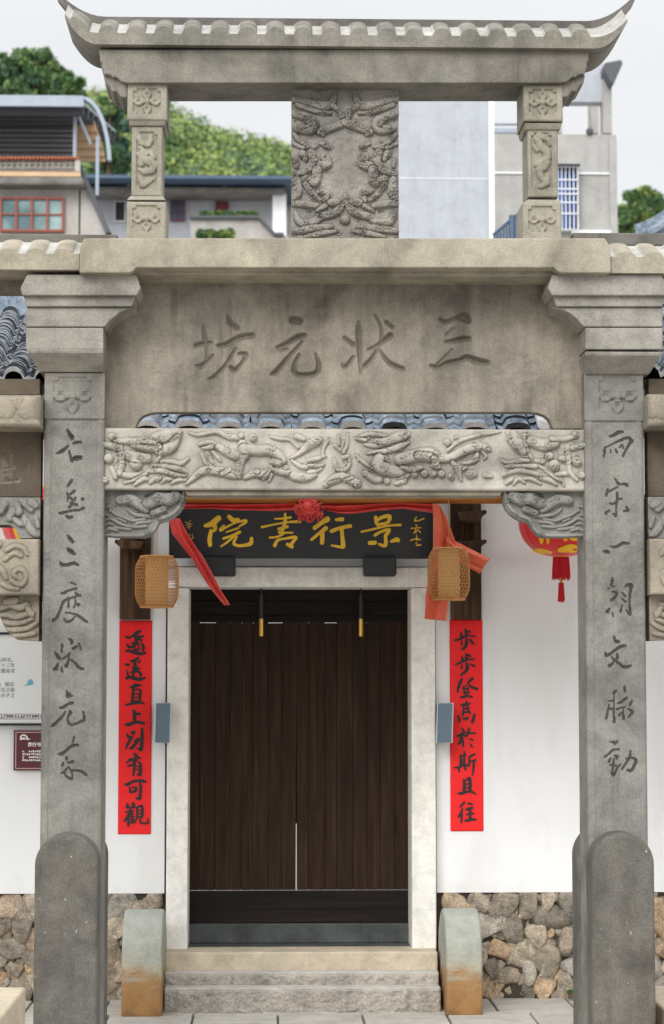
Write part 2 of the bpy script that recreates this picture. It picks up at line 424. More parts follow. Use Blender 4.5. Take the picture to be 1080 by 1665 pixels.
M['pave'] = stone('paving_granite', srgb(176, 173, 165), alb=1.05, desat=0, dark=.86, lite=1.08, speck=.25, stain=.15)
M['joint'] = plain('paving_joint', srgb(120, 116, 104), .95)
M['ground'] = plain('street_ground', srgb(146, 143, 138), .95)
M['door'] = wood('dark_door_wood', srgb(47, 32, 22), srgb(66, 46, 31), .75, lo=.62, grain=22)
M['doorframe'] = wood('black_door_frame_wood', srgb(30, 24, 21), srgb(42, 34, 28), .75, axis=0)
M['post_wood'] = wood('old_timber', srgb(66, 50, 38), srgb(112, 86, 62), .7)
M['purlin'] = wood('orange_timber', srgb(150, 92, 40), srgb(196, 132, 66), .6, axis=0, grain=9)
M['black'] = plain('black_lacquer', srgb(28, 29, 31), .4, .1)
M['blackm'] = plain('black_metal', srgb(26, 26, 27), .4, .1)
M['gold'] = plain('gold_paint', srgb(240, 192, 36), .4, .12, 30)
M['golddim'] = plain('faded_gold_paint', srgb(176, 140, 70), .5, .15, 30)
M['brass'] = plain('brass', srgb(214, 170, 90), .3, .05, metal=1.0)
M['ink2'] = plain('black_ink', srgb(24, 21, 23), .55, .2, 40)
M['lamp'] = plain('blue_grey_lamp_face', srgb(92, 110, 124), .35, .05)
M['lampedge'] = plain('pale_lamp_edge', srgb(214, 222, 226), .4, .03)
M['rush'] = plain('bamboo_strip', srgb(204, 150, 88), .6, .2, 30)
M['core'] = plain('woven_bamboo_mat', srgb(232, 186, 124), .7, .12, 60)
M['tassel'] = plain('red_silk_thread', srgb(206, 16, 38), .5, .3, 90, vec=(1, 1, .05))
M['yellow'] = plain('yellow_print', srgb(250, 190, 10), .5, .1)
M['white'] = plain('white_board', srgb(226, 228, 226), .5, .02)
M['grey'] = plain('grey_print', srgb(120, 122, 120), .6, .05)
M['teal'] = plain('teal_print', srgb(110, 178, 196), .6, .15, 20)
M['plum'] = plain('plum_print', srgb(120, 92, 100), .6, .15, 30)
M['maroon'] = plain('maroon_plaque', srgb(84, 18, 26), .35, .06)
M['pink'] = plain('pink_line', srgb(208, 168, 172), .5, .03)
M['paper_white'] = plain('white_print', srgb(232, 228, 226), .5, .03)
def red_paper():
    t = NT('red_paper'); t.col(t.ramp(t.noise(3, 5), [(.3, srgb(232, 6, 12)), (.7, srgb(250, 12, 18))])); t.rough(.6)
    t.bump(t.noise(9, 3, .5, (.4, 1, 2.5)), .3, .01); return t.m
M['paper'] = red_paper()
def cloth(name, a, b):
    t = NT(name); t.col(t.ramp(t.noise(6, 4), [(.3, a), (.7, b)])); t.rough(.45); t.b.inputs['Sheen Weight'].default_value = .3
    t.b.inputs['Transmission Weight'].default_value = 0.0; t.bump(t.noise(40, 3, .5, (.3, .3, 2)), .2, .004); return t.m
M['cloth'] = cloth('red_silk', srgb(196, 20, 26), srgb(224, 60, 44))
M['cloth2'] = cloth('orange_red_silk', srgb(220, 84, 56), srgb(232, 116, 76))
M['lantern'] = cloth('red_lantern_silk', srgb(214, 6, 12), srgb(236, 14, 18))
def tiles():
    t = NT('grey_roof_tile')
    c = t.ramp(t.noise(9, 6, .7, dist=.5), [(.3, srgb(58, 66, 76)), (.46, srgb(110, 124, 138)), (.6, srgb(148, 160, 172)), (.74, srgb(206, 212, 214))])
    sp = t.ramp(t.noise(60, 3), [(.4, .6), (.6, 1.1)])
    t.col(t.mix(.6, c, sp, 'MULTIPLY')); t.rough(.8); t.bump(t.noise(40, 5), .5, .006); return t.m
M['tile'] = tiles()
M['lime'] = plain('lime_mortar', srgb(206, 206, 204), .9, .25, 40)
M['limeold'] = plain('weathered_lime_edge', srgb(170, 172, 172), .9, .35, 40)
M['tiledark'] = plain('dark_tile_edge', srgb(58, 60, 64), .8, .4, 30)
def rubble(name, dark):
    t = NT(name); o = t.n('ShaderNodeObjectInfo'); g = t.n('ShaderNodeAttribute', attribute_name='tone')
    c = t.ramp(g.outputs['Fac'], [(0, srgb(116, 108, 98)), (.3, srgb(186, 172, 150)), (.5, srgb(158, 154, 146)), (.7, srgb(190, 162, 130)), (.85, srgb(140, 132, 120)), (1, srgb(196, 172, 140))])
    c = t.mix(.75, c, t.ramp(t.noise(16, 6, .7), [(.36, .38), (.5, .95), (.66, 1.4)]), 'MULTIPLY')
    c = t.mix(.6, c, t.ramp(t.noise(110, 3), [(.38, .45), (.6, 1.2)]), 'MULTIPLY')
    t.col(c); t.rough(.9); t.bump(t.noise(50, 6), .7, .008); return t.m
M['rubble'] = rubble('rubble_stone', 1)
M['mortar'] = stone('rubble_mortar', srgb(84, 74, 60), bump=.8)
def drumstone():
    t = NT('stained_drum_stone')
    sp = t.n('ShaderNodeSeparateXYZ'); t.l(t.tc.outputs['Object'], sp.inputs[0])
    a = t.n('ShaderNodeMath', operation='MULTIPLY_ADD'); t.l(t.noise(7, 7, .72, dist=1.2), a.inputs[0]); a.inputs[1].default_value = .34; t.l(sp.outputs[2], a.inputs[2])
    c = t.ramp(a.outputs[0], [(.10, srgb(92, 70, 46)), (.18, srgb(146, 106, 62)), (.36, srgb(158, 122, 78)), (.42, srgb(166, 160, 142)), (.50, srgb(160, 162, 150)), (.70, srgb(168, 172, 162))])
    c = t.mix(.6, c, t.ramp(t.noise(12, 6, .7), [(.3, .65), (.6, 1.1)]), 'MULTIPLY')
    c = t.mix(.35, c, t.ramp(t.noise(200, 2), [(.35, .5), (.6, 1.2)]), 'MULTIPLY')
    t.col(c); t.rough(.8); t.bump(t.noise(90, 5), .4, .005); return t.m
M['drumstone'] = drumstone()
M['plaster_blue'] = stone('pale_grey_render', srgb(206, 210, 218), alb=0.66, desat=0, dark=.9, lite=1.05, speck=.08, stain=.2, bump=.1, warm=(1, 1, 1))
M['beige'] = stone('beige_render', srgb(196, 194, 190), alb=0.66, desat=0, dark=.88, lite=1.06, speck=.08, stain=.25, bump=.1)
M['cream'] = stone('cream_render', srgb(208, 204, 198), alb=0.70, desat=0, dark=.86, lite=1.06, speck=.08, stain=.3, bump=.1)
M['concrete'] = stone('weathered_concrete', srgb(150, 146, 140), stain=.5, speck=.15)
M['orange'] = plain('orange_coping_tile', srgb(178, 104, 70), .8, .2, 20)
M['tan'] = plain('tan_ledge', srgb(200, 170, 136), .8, .1)
M['steel'] = plain('grey_sheet_steel', srgb(150, 160, 172), .45, .1)
M['steeldark'] = plain('dark_sheet_steel', srgb(78, 80, 84), .6, .1)
M['steelblue'] = plain('blue_sheet_roof', srgb(62, 84, 108), .5, .1)
M['redwood'] = plain('red_window_frame', srgb(140, 64, 46), .5, .1)
M['reddoor'] = plain('dark_red_door', srgb(118, 44, 50), .6, .1)
M['bluebar'] = plain('blue_shutter', srgb(52, 110, 196), .5, .1)
M['whitebar'] = plain('white_window_bar', srgb(230, 232, 234), .5, .03)
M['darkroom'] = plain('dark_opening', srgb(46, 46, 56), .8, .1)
def glass():
    t = NT('window_glass'); t.col(t.ramp(t.noise(1.5, 2), [(.4, srgb(86, 112, 116)), (.6, srgb(150, 176, 176))])); t.rough(.12); return t.m
M['glass'] = glass()
def leaf(name, c):
    t = NT(name); o = t.noise(1.5, 3); t.col(t.ramp(o, [(.3, mul(c, .7)), (.7, mul(c, 1.3))])); t.rough(.6)
    t.b.inputs['Subsurface Weight'].default_value = 0
    return t.m
M['leaf1'] = leaf('dark_leaf', (.06, .13, .045)); M['leaf2'] = leaf('green_leaf', (.11, .2, .06)); M['leaf3'] = leaf('yellow_green_leaf', (.27, .345, .085))
M['leaf4'] = leaf('blue_green_leaf', (.06, .13, .09))
M['bark'] = plain('bark', srgb(92, 78, 64), .9, .2)
M['hillm'] = plain('hill_soil', (.06, .10, .03), .95, .2)
# ------------------------------------------------------------------ the ground
mb = MB(); mb.box(-1500, 1500, -1500, 3000, -1.0, -0.045)
tag(obj('ground', mb, M['ground'], base=(0, 0, 0)), kind='structure')
mb = MB(); mb.box(-6, 6, 8.1, 12.72, -0.5, -0.022)
tag(obj('pavement_bed', mb, M['joint']), kind='structure')
mb = MB()
rows = [12.72, 12.19, 11.62, 11.05, 10.5, 9.9, 9.3, 8.7, 8.1]
for i in range(len(rows) - 1):
    y1, y0 = rows[i], rows[i + 1]
    x = -6 + (0.31, 0.93 - .15, .1, .5, .7, .2)[i % 6]
    if i == 1: x = X(724, 12.19, 1637) - 12 * .455 + 0.0
    if i == 0: x = X(808, 12.3, 1630) - 12 * .43
    while x < 6:
        w = .45 if i < 2 else random.uniform(.4, .6)
        if i == 1: w = .455
        if i == 0: w = .43
        mb.box(x + .006, x + w - .006, y0 + .006, y1 - .006, -.2, random.uniform(-.004, .004)); x += w
tag(obj('pavement', mb, M['pave'], bevel=.006), kind='structure')

# ------------------------------------------------------------------ the stone archway
YG, YB = 10.6, 10.886; YC = (YG + YB) / 2
bk = lambda y: 2 * YC - y
G = thing('stone_archway', (P(560, 1000, YC).x, YC, 0), 'carved grey stone memorial archway with tiled cap standing in front of the house', 'archway')
TB = 0.0035
# --- pillars
FLOWER_S = 1.0
def flower(rel, cx, cy, w, h, petals=(1, 1, 1, 1), depth=.012):
    """sunk field with notched corners and a four-petalled flower"""
    Y = rel.Y; c = P(cx, cy, Y); k = Y / F; hw, hh = w * k / 2, h * k / 2
    ax, az = np.abs(rel.X - c.x), np.abs(rel.Z - c.z)
    inside = (ax < hw) & (az < hh) & ~((ax > hw * .74) & (az > hh * .78))
    rel.H = np.where(inside, -depth, rel.H)
    s = min(w, h)
    for (dx, dy), on in zip(((0, -.27), (.3, 0), (0, .27), (-.3, 0)), petals):
        if not on: continue
        x, y = cx + dx * s * 1.05, cy + dy * s
        ex, ey = cx + dx * s * .45, cy + dy * s * .45
        rel.raise_([[(ex, ey, s * .09), (x, y, s * .165), (cx + dx * s * 1.62, cy + dy * s * 1.62, s * .07)]], .8, .02, -.006)
        rel.carve([[(x, y, s * .07), (x + dx * 4, y + dy * 4, s * .07)]], .0, 1)
        w_ = [(x, y, s * .085), (x + dx * s * .12, y + dy * s * .12, s * .06)]
        st = world_stroke(w_, Y); v, r = dist(rel.X, rel.Z, st)
        rel.H = np.where(v > 0, rel.H - np.minimum(v * 1.0, .008), rel.H)
    rel.raise_([[(cx, cy, s * .12), (cx + .1, cy, s * .12)]], .9, .022, -.004)

TXT_L = [
 (70, 690, "410,90,12 450,160,26 490,215,32 480,260,8;515,320,14 560,300,24 640,300,16;225,487,8 300,460,26 360,420,24 425,360,10;440,440,12 455,520,16 490,620,18;480,600,24 560,570,38 630,560,32"),
 (70, 690, "490,940,14 455,990,20 412,1045,12;525,1130,20 480,1165,14 430,1195,12 400,1160,8;430,1195,12 410,1290,8;455,1230,8 510,1290,16 545,1245,14;680,1262,18 660,1262,18;450,1320,8 500,1335,16 575,1365,18;480,1365,14 435,1405,14;270,1500,12 320,1500,20 480,1460,15 620,1445,16 685,1410,14;390,1540,12 430,1575,20 485,1565,20"),
 (70, 860, "420,110,12 460,170,26 500,215,22;405,325,10 460,370,30 525,420,22;285,560,12 330,610,26 440,600,22 520,580,26 590,605,14"),
 (70, 860, "475,905,10 545,940,14;310,1085,15 345,1085,18 450,1035,15 560,1010,17;555,1080,13 590,1125,17 630,1125,15;590,1125,15 470,1170,13 350,1225,16 290,1370,15 230,1500,18 170,1550,22;425,1160,9 430,1320,11;540,1180,8 550,1260,8 515,1330,10;550,1275,11 605,1275,16 590,1300,10;385,1420,10 490,1430,13 600,1475,18 740,1575,13;530,1490,10 470,1555,16 400,1570,16 360,1525,10"),
 (70, 1020, "320,295,17 318,360,15 310,430,8;205,425,12 250,500,22 280,540,17;440,195,10 485,240,22 475,290,8;610,280,13 640,370,12;560,325,17 510,365,20;450,440,13 400,490,11 330,535,9;440,470,9 420,600,13 390,655,24;470,545,8 550,610,13 600,680,19 680,710,18;250,610,8 215,700,28 180,700,13;310,690,12 325,750,13"),
 (70, 1020, "400,1075,10 415,1160,24 490,1160,12;420,1170,22 460,1110,10;285,1360,13 340,1355,19 420,1305,17 490,1280,20;380,1425,10 300,1540,15 170,1660,19 155,1672,10;455,1420,13 465,1450,20 430,1500,13 415,1570,12 450,1635,15 520,1645,15 630,1600,15 690,1570,19 690,1500,17 680,1430,10"),
 (70, 1160, "522,400,13 515,460,10 490,500,6;580,535,17 520,540,19 440,580,15 370,650,20 310,685,22 255,690,8;395,745,15 400,780,18;500,815,18 480,825,15 410,835,12;345,830,10 325,885,17;310,1010,8 350,990,13 420,910,8;430,900,6 480,990,8 495,1080,13 470,1110,17;360,1010,8 400,1070,10 470,1110,17;480,965,8 560,965,12 660,990,15 735,1050,12")]
TXT_R = [
 (960, 690, "340,200,15 400,180,22 490,130,24 560,125,14;260,385,12 245,450,17 235,530,14;270,385,8 400,320,10 520,265,18 640,225,20 700,270,25 710,290,22;700,290,22 640,370,16 560,530,15;350,425,6 348,480,10;430,420,10 455,465,15;500,390,8 535,340,8;545,345,8 565,395,13"),
 (960, 690, "420,915,8 480,1000,20;480,1010,15 550,1010,13 600,1010,22 635,1040,15;465,1060,8 400,1090,11 310,1135,13 290,1110,11;300,1085,8 290,1130,15 270,1210,13;455,1150,12 460,1240,20 440,1400,10 440,1530,13 430,1550,17;440,1540,15 390,1505,8;460,1260,17 530,1255,13;345,1335,13 380,1345,13 440,1320,8;320,1455,13 265,1510,18;605,1390,6 640,1450,22 570,1465,11"),
 (960, 860, "345,290,8 430,305,19 510,265,17 570,240,22 655,245,12;220,375,8 290,385,26 325,400,14"),
 (960, 860, "380,830,10 375,890,20 360,960,12 400,975,12;310,1010,8 330,1000,6;370,1065,8 430,1065,15 450,1100,15 420,1160,13 360,1205,13;330,1350,10 290,1405,24;375,1420,8 395,1480,8;590,975,8 640,945,19 700,950,22 690,1010,19 670,1150,17 670,1300,15 680,1430,17 660,1440,13;660,1430,18 610,1370,10;545,1080,8 600,1135,13;545,1180,8 600,1230,13;545,1290,8 515,1400,13"),
 (960, 1020, "405,150,10 420,220,18 475,245,24;260,440,12 270,475,20 330,455,17 420,390,17 520,325,20 600,315,15;460,450,10 465,510,18;460,520,17 420,550,10 355,490,8;410,560,8 380,610,12 335,650,25;440,575,8 500,620,17 560,665,20 630,670,18 690,650,14"),
 (960, 1020, "435,1075,10 405,1110,18;400,1130,8 405,1260,10 400,1450,8 410,1560,18 405,1600,18;320,1250,10 400,1245,12;320,1320,8 300,1420,13 270,1550,12;340,1370,8 390,1395,12;585,990,8 590,1050,18 600,1090,12;480,1280,13 530,1265,13 615,1195,15;455,1390,13 510,1365,12 590,1350,8;565,1360,8 560,1450,10 570,1550,17;490,1490,15 530,1450,8;710,1250,13 670,1320,10;650,1380,8 715,1430,18 690,1470,12 650,1520,8"),
 (960, 1160, "335,485,8 410,490,17 420,515,15 470,465,8;245,745,8 320,680,13 400,615,15 490,605,13;420,720,13 460,730,18 450,770,15;345,760,8 320,815,15;400,760,8 390,900,12 375,1000,10 390,1035,24 430,1000,13 460,920,10 520,860,6;340,870,8 440,880,12;685,640,12 675,730,17 610,840,13 535,950,12;610,770,10 720,755,13 780,800,20 740,900,17 690,970,22 640,960,15")]
def pillar(x0, x1, txt, side, y0s, y1s, seed):
    rel = Relief(x0, 606, x1, 1714, YG, 1.25)
    k = YG / F; c = (rel.x0 + rel.x1) / 2; hw = (rel.x1 - rel.x0) / 2
    ax = np.abs(rel.X - c)
    zt = Z(684, YG)                                          # the plain shaft below the flower block
    low = rel.Z < zt
    rel.H = np.where(low & (ax < hw - 12 * k), -.005, rel.H)
    rel.H = np.where(low, rel.H - .010 * np.clip((ax - (hw - 6 * k)) / (6 * k), 0, 1) ** 2, rel.H)
    rel.H -= np.where(np.abs(rel.Z - zt) < 1.6 * k, .006, 0)
    flower(rel, (x0 + x1) / 2 + 1, 643, 62, 62, (0, 1, 1, 1), .009)
    rel.noise(.0016, 30, seed); 
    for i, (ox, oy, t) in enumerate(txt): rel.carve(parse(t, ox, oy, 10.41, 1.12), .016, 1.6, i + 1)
    g = random.Random(seed); y = y0s
    while y < y1s:                                           # the small dedication cut along the edge
        rel.carve(scribble(side, y, 8, 8, 5, g.randint(0, 9999), .8), .007, 1.6); y += 12.2
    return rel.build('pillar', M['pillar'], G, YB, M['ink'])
pillar(67, 166, TXT_L, 77, 890, 1078, 3)
pillar(955, 1052, TXT_R, 1041, 862, 1090, 4)
# --- clamp stones at the pillar feet, front and back
for a, b in ((55, 159), (963, 1066)):
    for Y0, Y1 in ((10.40, 10.598), (10.888, 11.086)):
        m_ = MB(); xa, xb = X(a, 10.40, 1500), X(b, 10.40, 1500); r = (xb - xa) / 2; cx = (xa + xb) / 2; zc = Z(1355, 10.40) - r
        pts = [(xa, -.02), (xb, -.02)] + [(cx + r * math.cos(t), zc + r * math.sin(t)) for t in np.linspace(0, math.pi, 28)]
        m_.prism(pts, Y0, Y1); obj('clamp_stone', m_, M['drum'], G, bevel=.022, seg=4)
# --- capitals
def capital(mx):
    f = lambda pts: [(mx(a), b) for a, b in pts]
    m_ = MB()
    for pts, Y in (([(44, 446), (222, 446), (229, 468), (222, 480), (36, 480), (33, 468)], 10.42), ([(40, 480.6), (220, 480.6), (215, 498), (42, 498)], 10.45),
                   ([(42, 499.5), (222, 499.5), (206, 503), (193, 509), (182, 518), (170, 531), (42, 531)], 10.47),
                   ([(42, 532.5), (168, 532.5), (168, 568), (42, 568)], 10.475)):
        m_.pprism(f(pts), Y, bk(Y))
    for (ta, tb, ty, tY), (ba, bb, by, bY) in (((42, 168, 569.5, 10.47), (45, 168, 577, 10.478)), ((45, 168, 577, 10.478), (64, 167, 606, 10.585))):
        xa, xb = sorted((X(mx(ta), tY, 590), X(mx(tb), tY, 590))); xc, xd = sorted((X(mx(ba), bY, 590), X(mx(bb), bY, 590)))
        m_.hexa((xc, xd, bY, bk(bY), Z(by, bY)), (xa, xb, tY, bk(tY), Z(ty, tY)))
    obj('capital', m_, M['capital'], G, bevel=.006)
capital(lambda p: p); capital(mir)
# --- inscription panel
rel = Relief(169, 450, 954, 697, 10.70, 1.25, zlow=[(160, 697), (219, 697), (221, 692), (226, 682), (234, 675), (246, 671), (260, 670), (860, 670), (874, 671), (886, 675), (894, 682), (898, 692), (900, 697), (965, 697)])
rel.noise(.002, 22, 9)
for i, (ox, oy, s, t) in enumerate([
    (300, 480, 3.0, "90,145,4 98,200,10 108,260,7 103,320,6 80,350,11;55,245,11 95,235,11 130,230,7;60,345,7 95,335,9 140,290,5;210,100,6 225,135,13 258,158,11;165,245,9 200,240,11 270,205,13 330,195,13;250,260,6 200,340,8 150,395,11 120,410,7;265,285,7 300,290,11 280,330,7 245,365,13 225,350,9"),
    (300, 480, 3.0, "530,120,18 560,125,16;455,255,10 490,240,11 550,205,13 585,195,11;470,265,9 500,262,7;575,225,6 500,310,9 450,370,13 425,385,7;560,290,7 540,330,9 535,370,11 570,390,12 640,380,12 655,340,11 640,285,5"),
    (300, 480, 3.0, "850,130,6 850,190,13 855,300,9 860,380,5;780,205,7 825,240,11;770,335,5 785,350,9 825,300,7;930,95,5 960,160,7 955,230,7 920,300,9 880,345,11;895,265,5 940,245,9 1005,195,13;985,130,9 1015,155,9;955,270,5 1000,330,11 1065,360,11"),
    (640, 480, 3.375, "255,130,8 290,145,12 340,125,10 390,120,22 410,140,15;330,180,6 290,215,8;290,255,10 330,250,12 380,238,14 415,238,12;325,295,5 235,385,8;205,385,8 240,395,14 300,370,12 370,355,12 400,340,14 460,360,17 515,370,13")]):
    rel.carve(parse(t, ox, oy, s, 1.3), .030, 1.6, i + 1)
for cx, y0, y1 in ((256, 530, 606), (268, 524, 590), (857, 520, 628)):
    y = y0
    while y < y1: rel.carve(scribble(cx, y, 12, 10, 7, int(y * 7 + cx), 1.1), .010, 1.6); y += 15
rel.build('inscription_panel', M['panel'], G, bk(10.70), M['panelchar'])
# --- dragon lintel
rel = Relief(166, 697, 955, 797, 10.63, 1.1)
rel.noise(.002, 25, 5)
def mr(ox, oy, s, t, k=1.15, cap=.042): rel.raise_(parse(t, ox, oy, s, 1.0), k, cap, .008, 1.8)
mr(160, 690, 5.4, "500,120,40 600,110,66 680,90,46 720,60,16;540,230,50 640,200,46 700,120,26;330,170,50 430,180,66 520,200,40;330,350,56;250,270,40 330,290,50 430,300,40;200,440,24 300,455,28 380,430,18;550,200,14 540,290,17 460,390,17 370,470,17 230,515,11;560,330,20 640,330,26 720,350,22 795,300,10;480,370,18 600,375,24 740,400,20 780,440,10;450,410,17 560,410,22 700,450,18 770,450,10;320,530,14 400,480,22 440,490,14;450,515,12 500,480,22 550,480,14;550,515,11 600,480,20 650,490,13;640,520,11 700,490,18 770,490,10;60,180,24 150,200,34;190,200,26 210,340,26 180,440,22;90,300,44;60,490,32;120,110,34;150,470,20 120,390,26;150,150,18 260,150,26 380,150,26 500,170,18")
mr(300, 690, 5.4, "40,75,8 120,95,14 280,66,20 380,110,24 480,115,30;130,180,14 200,160,22 280,190,28 400,260,36 480,280,40;150,260,12 180,330,17 200,360,9;200,250,12 230,310,17 250,345,9;250,240,14 290,290,17 320,325,9;160,210,12 240,200,22;10,530,10 70,480,22 160,410,33 280,410,36 380,430,40 450,450,32;480,460,22 480,370,36 510,310,28 530,260,44 510,180,44;520,220,44 640,230,46 740,230,44 820,270,44 860,320,38;530,470,18 620,430,32 700,440,36 760,400,18;690,480,12 740,440,18 770,380,14;740,500,10 770,440,14;760,370,12 800,410,20 900,430,30 1000,460,36 1080,460,32;600,120,34;500,100,26;780,330,30 830,340,26;330,440,20 400,400,18;640,420,22;890,380,22")
mr(440, 690, 5.4, "200,460,36 300,470,36 380,440,30;180,300,12 260,250,22 330,190,36 400,150,36 450,130,12;190,320,12 260,370,20 320,380,16;330,320,17 420,300,20 480,280,12;340,360,15 430,370,17 470,350,9;330,420,15 400,410,17 450,390,9;460,290,10 465,210,12 510,140,12;0,110,10 80,130,14 170,140,12 240,200,18;230,110,26 290,130,22;570,190,17 620,230,15 640,160,14;600,110,14 600,180,12;680,90,10 670,180,15 640,250,17;560,310,12 580,390,17 640,410,17 690,360,15 690,290,17 640,290,20;480,540,18 560,480,36 640,460,36 760,520,36;750,125,10 800,140,16 870,120,9;780,110,10 900,90,18 1020,110,12;520,520,14 600,500,14;650,500,14 720,470,12")
mr(570, 690, 5.4, "50,125,10 130,140,18;80,105,9 180,85,18 320,110,16;130,180,14 220,190,22 300,160,30;230,150,26 330,150,36 430,110,46 500,90,26;330,230,26 420,200,32 510,160,12;150,260,10 230,240,18 300,240,26;280,330,62 300,380,62;250,300,44 240,370,54 320,400,54 420,420,40 470,450,18;430,480,10 480,470,22 520,440,12;480,500,10 490,460,14;50,280,10 110,330,16 190,390,12;60,270,9 70,320,9;430,310,52 560,280,54 680,260,54 740,280,50;130,430,26 200,480,32 260,490,26;320,500,30;400,520,18 480,500,18;560,440,30;640,430,26;720,440,30;800,440,32;880,460,26;850,160,32;930,120,18;450,380,20 540,400,24 620,380,20")
mr(680, 690, 7.71, "0,400,52 150,420,52;200,440,44 260,540,26 180,520,26;290,430,52 400,420,52 520,360,54 660,300,54 800,290,52 880,310,34;800,340,18 850,400,18 820,440,9;870,310,14 910,340,9;640,480,26 720,430,34 740,370,26;560,490,18 650,480,22 760,440,12;430,480,26 500,560,44 520,650,26 540,700,18;440,660,14 420,710,9;600,540,18 560,570,18;370,330,18 500,220,26 640,170,22 800,130,22 950,110,12 1030,95,7;640,630,52 700,620,44;840,640,34 930,660,12;290,620,44;80,620,44;200,620,34")
mr(760, 690, 5.4, "360,80,18 400,160,36 470,230,36 530,290,18;400,70,26 440,150,44 500,230,44;510,110,32 520,190,22;530,220,14 570,310,16 680,400,16 760,460,16 830,500,14 850,540,9;300,320,11 370,345,20 460,320,22 540,320,14;340,370,12 480,370,22 600,370,20;320,450,12 420,410,22 540,420,22 640,450,18;340,520,12 380,490,22 420,490,11;400,530,9 450,480,18 500,510,14;500,480,12 560,480,18 640,520,12;640,480,12 720,490,22 780,530,12;560,150,44 660,180,52 760,160,52;720,280,36;760,360,50;820,300,26 880,310,22;600,320,18 660,330,22;780,440,18 880,430,22;880,200,22 890,330,22 900,420,22 960,490,14;740,130,26 860,130,22 960,100,18;920,210,22 1040,180,22;960,330,44;1000,450,34;940,85,22")
pits = (parse("345,185,9 400,200,9;235,255,14 270,270,12;430,345,10 470,335,7;240,360,11;340,415,9 365,420,8;175,330,12 130,380,8;60,215,6 150,225,6", 160, 690, 5.4) + parse("780,375,16 830,370,10;600,120,12;500,330,8 500,380,8;890,380,9;400,430,8 440,440,7;640,420,8;830,320,8", 300, 690, 5.4)
      + parse("640,330,15 660,360,12;600,345,9 620,370,8;270,350,10 300,345,8;330,170,10;130,380,10", 440, 690, 5.4) + parse("340,235,9 370,250,9;440,310,9;470,400,11 500,415,9;180,265,10 240,265,9;860,160,8;560,440,7;720,440,7;800,440,8;320,500,8", 570, 690, 5.4)
      + parse("480,480,13 640,360,11;620,430,12;290,620,10;690,625,10;850,640,9", 680, 690, 7.71) + parse("620,205,10 670,215,10;840,345,16;640,330,9;820,270,8;915,340,12 950,370,8;750,410,9 780,400,7", 760, 690, 5.4))
for st in pits:
    w_ = world_stroke(st, rel.Y); wi = rel.win(w_); v, r = dist(rel.X[wi], rel.Z[wi], w_); rel.H[wi] -= np.minimum(np.maximum(v, 0) * 1.6, .016)
rel.curls(170, 61, 3.5, 8)
rel.noise(.002, 170, 31, np.clip(rel.H / .012, 0, 1)); rel.noise(.0015, 330, 32, np.clip(rel.H / .012, 0, 1))
rel.edge(.012, .008)
rel.build('dragon_lintel', M['lintel'], G, bk(10.63))
m_ = MB(); m_.pprism([(300, 797.6), (818, 797.6), (814, 806), (304, 806)], 10.66, bk(10.66)); obj('lintel_fillet', m_, M['side'], G, bevel=.005)
# --- cloud brackets under the lintel
BR = "60,540,18 130,500,22 220,520,18;60,470,14 110,440,16 180,455,12;60,420,18 130,380,16 230,430,22 330,470,18 450,480,22 560,470,18;130,280,14 200,330,18 300,370,22 420,410,22 540,390,22;60,330,18 120,350,12;340,270,18 420,330,22 540,350,26 640,360,18;180,480,14 280,500,18 380,510,14;230,380,12 320,420,14;420,450,14 500,430,18 600,420,16;90,250,16 140,230,18 130,300,12;250,170,56 380,160,66 480,220,66 560,280,46;600,200,76 700,150,84 800,160,84 900,120,74;640,320,40 760,270,44"
RIM = "1000,70,22 960,220,22 860,330,22 720,390,22 680,460,22 620,540,22 500,580,18 250,582,16 60,575,14"
BZ = [(45, 585), (250, 603), (540, 605), (600, 585), (655, 530), (690, 480), (715, 432), (800, 410), (880, 370), (940, 320), (985, 260), (1010, 200), (1024, 100), (1027, 55)]
for mx in (lambda p: p, mir):
    rel = Relief(min(mx(167), mx(302)), 798, max(mx(167), mx(302)), 878, 10.68, 0.9, zlow=[(mx(160 + a / 7.2), 790 + b / 7.2) for a, b in BZ] + [(mx(150), 871)])
    rel.H -= .012
    rel.raise_(parse(BR, 160, 790, 7.2, 1.0, mx=mx), 1.2, .04, -.006, 1.4); rel.raise_(parse(RIM, 160, 790, 7.2, 1.0, mx=mx), 1.0, .012, 0)
    rel.curls(26, 63, 3, 6.5, .006, 1.2); rel.noise(.0025, 90, 2)
    for st in parse("590,130,60 640,110,40;840,70,26;200,240,20;420,380,10 500,370,10;640,430,14;160,420,9 220,460,8;330,450,8 400,460,8;100,380,8", 160, 790, 7.2, mx=mx):
        w_ = world_stroke(st, rel.Y); v, r = dist(rel.X, rel.Z, w_); rel.H -= np.minimum(np.maximum(v, 0) * 1.4, .022)
    rel.build('cloud_bracket', M['bracket'], G, bk(10.72))
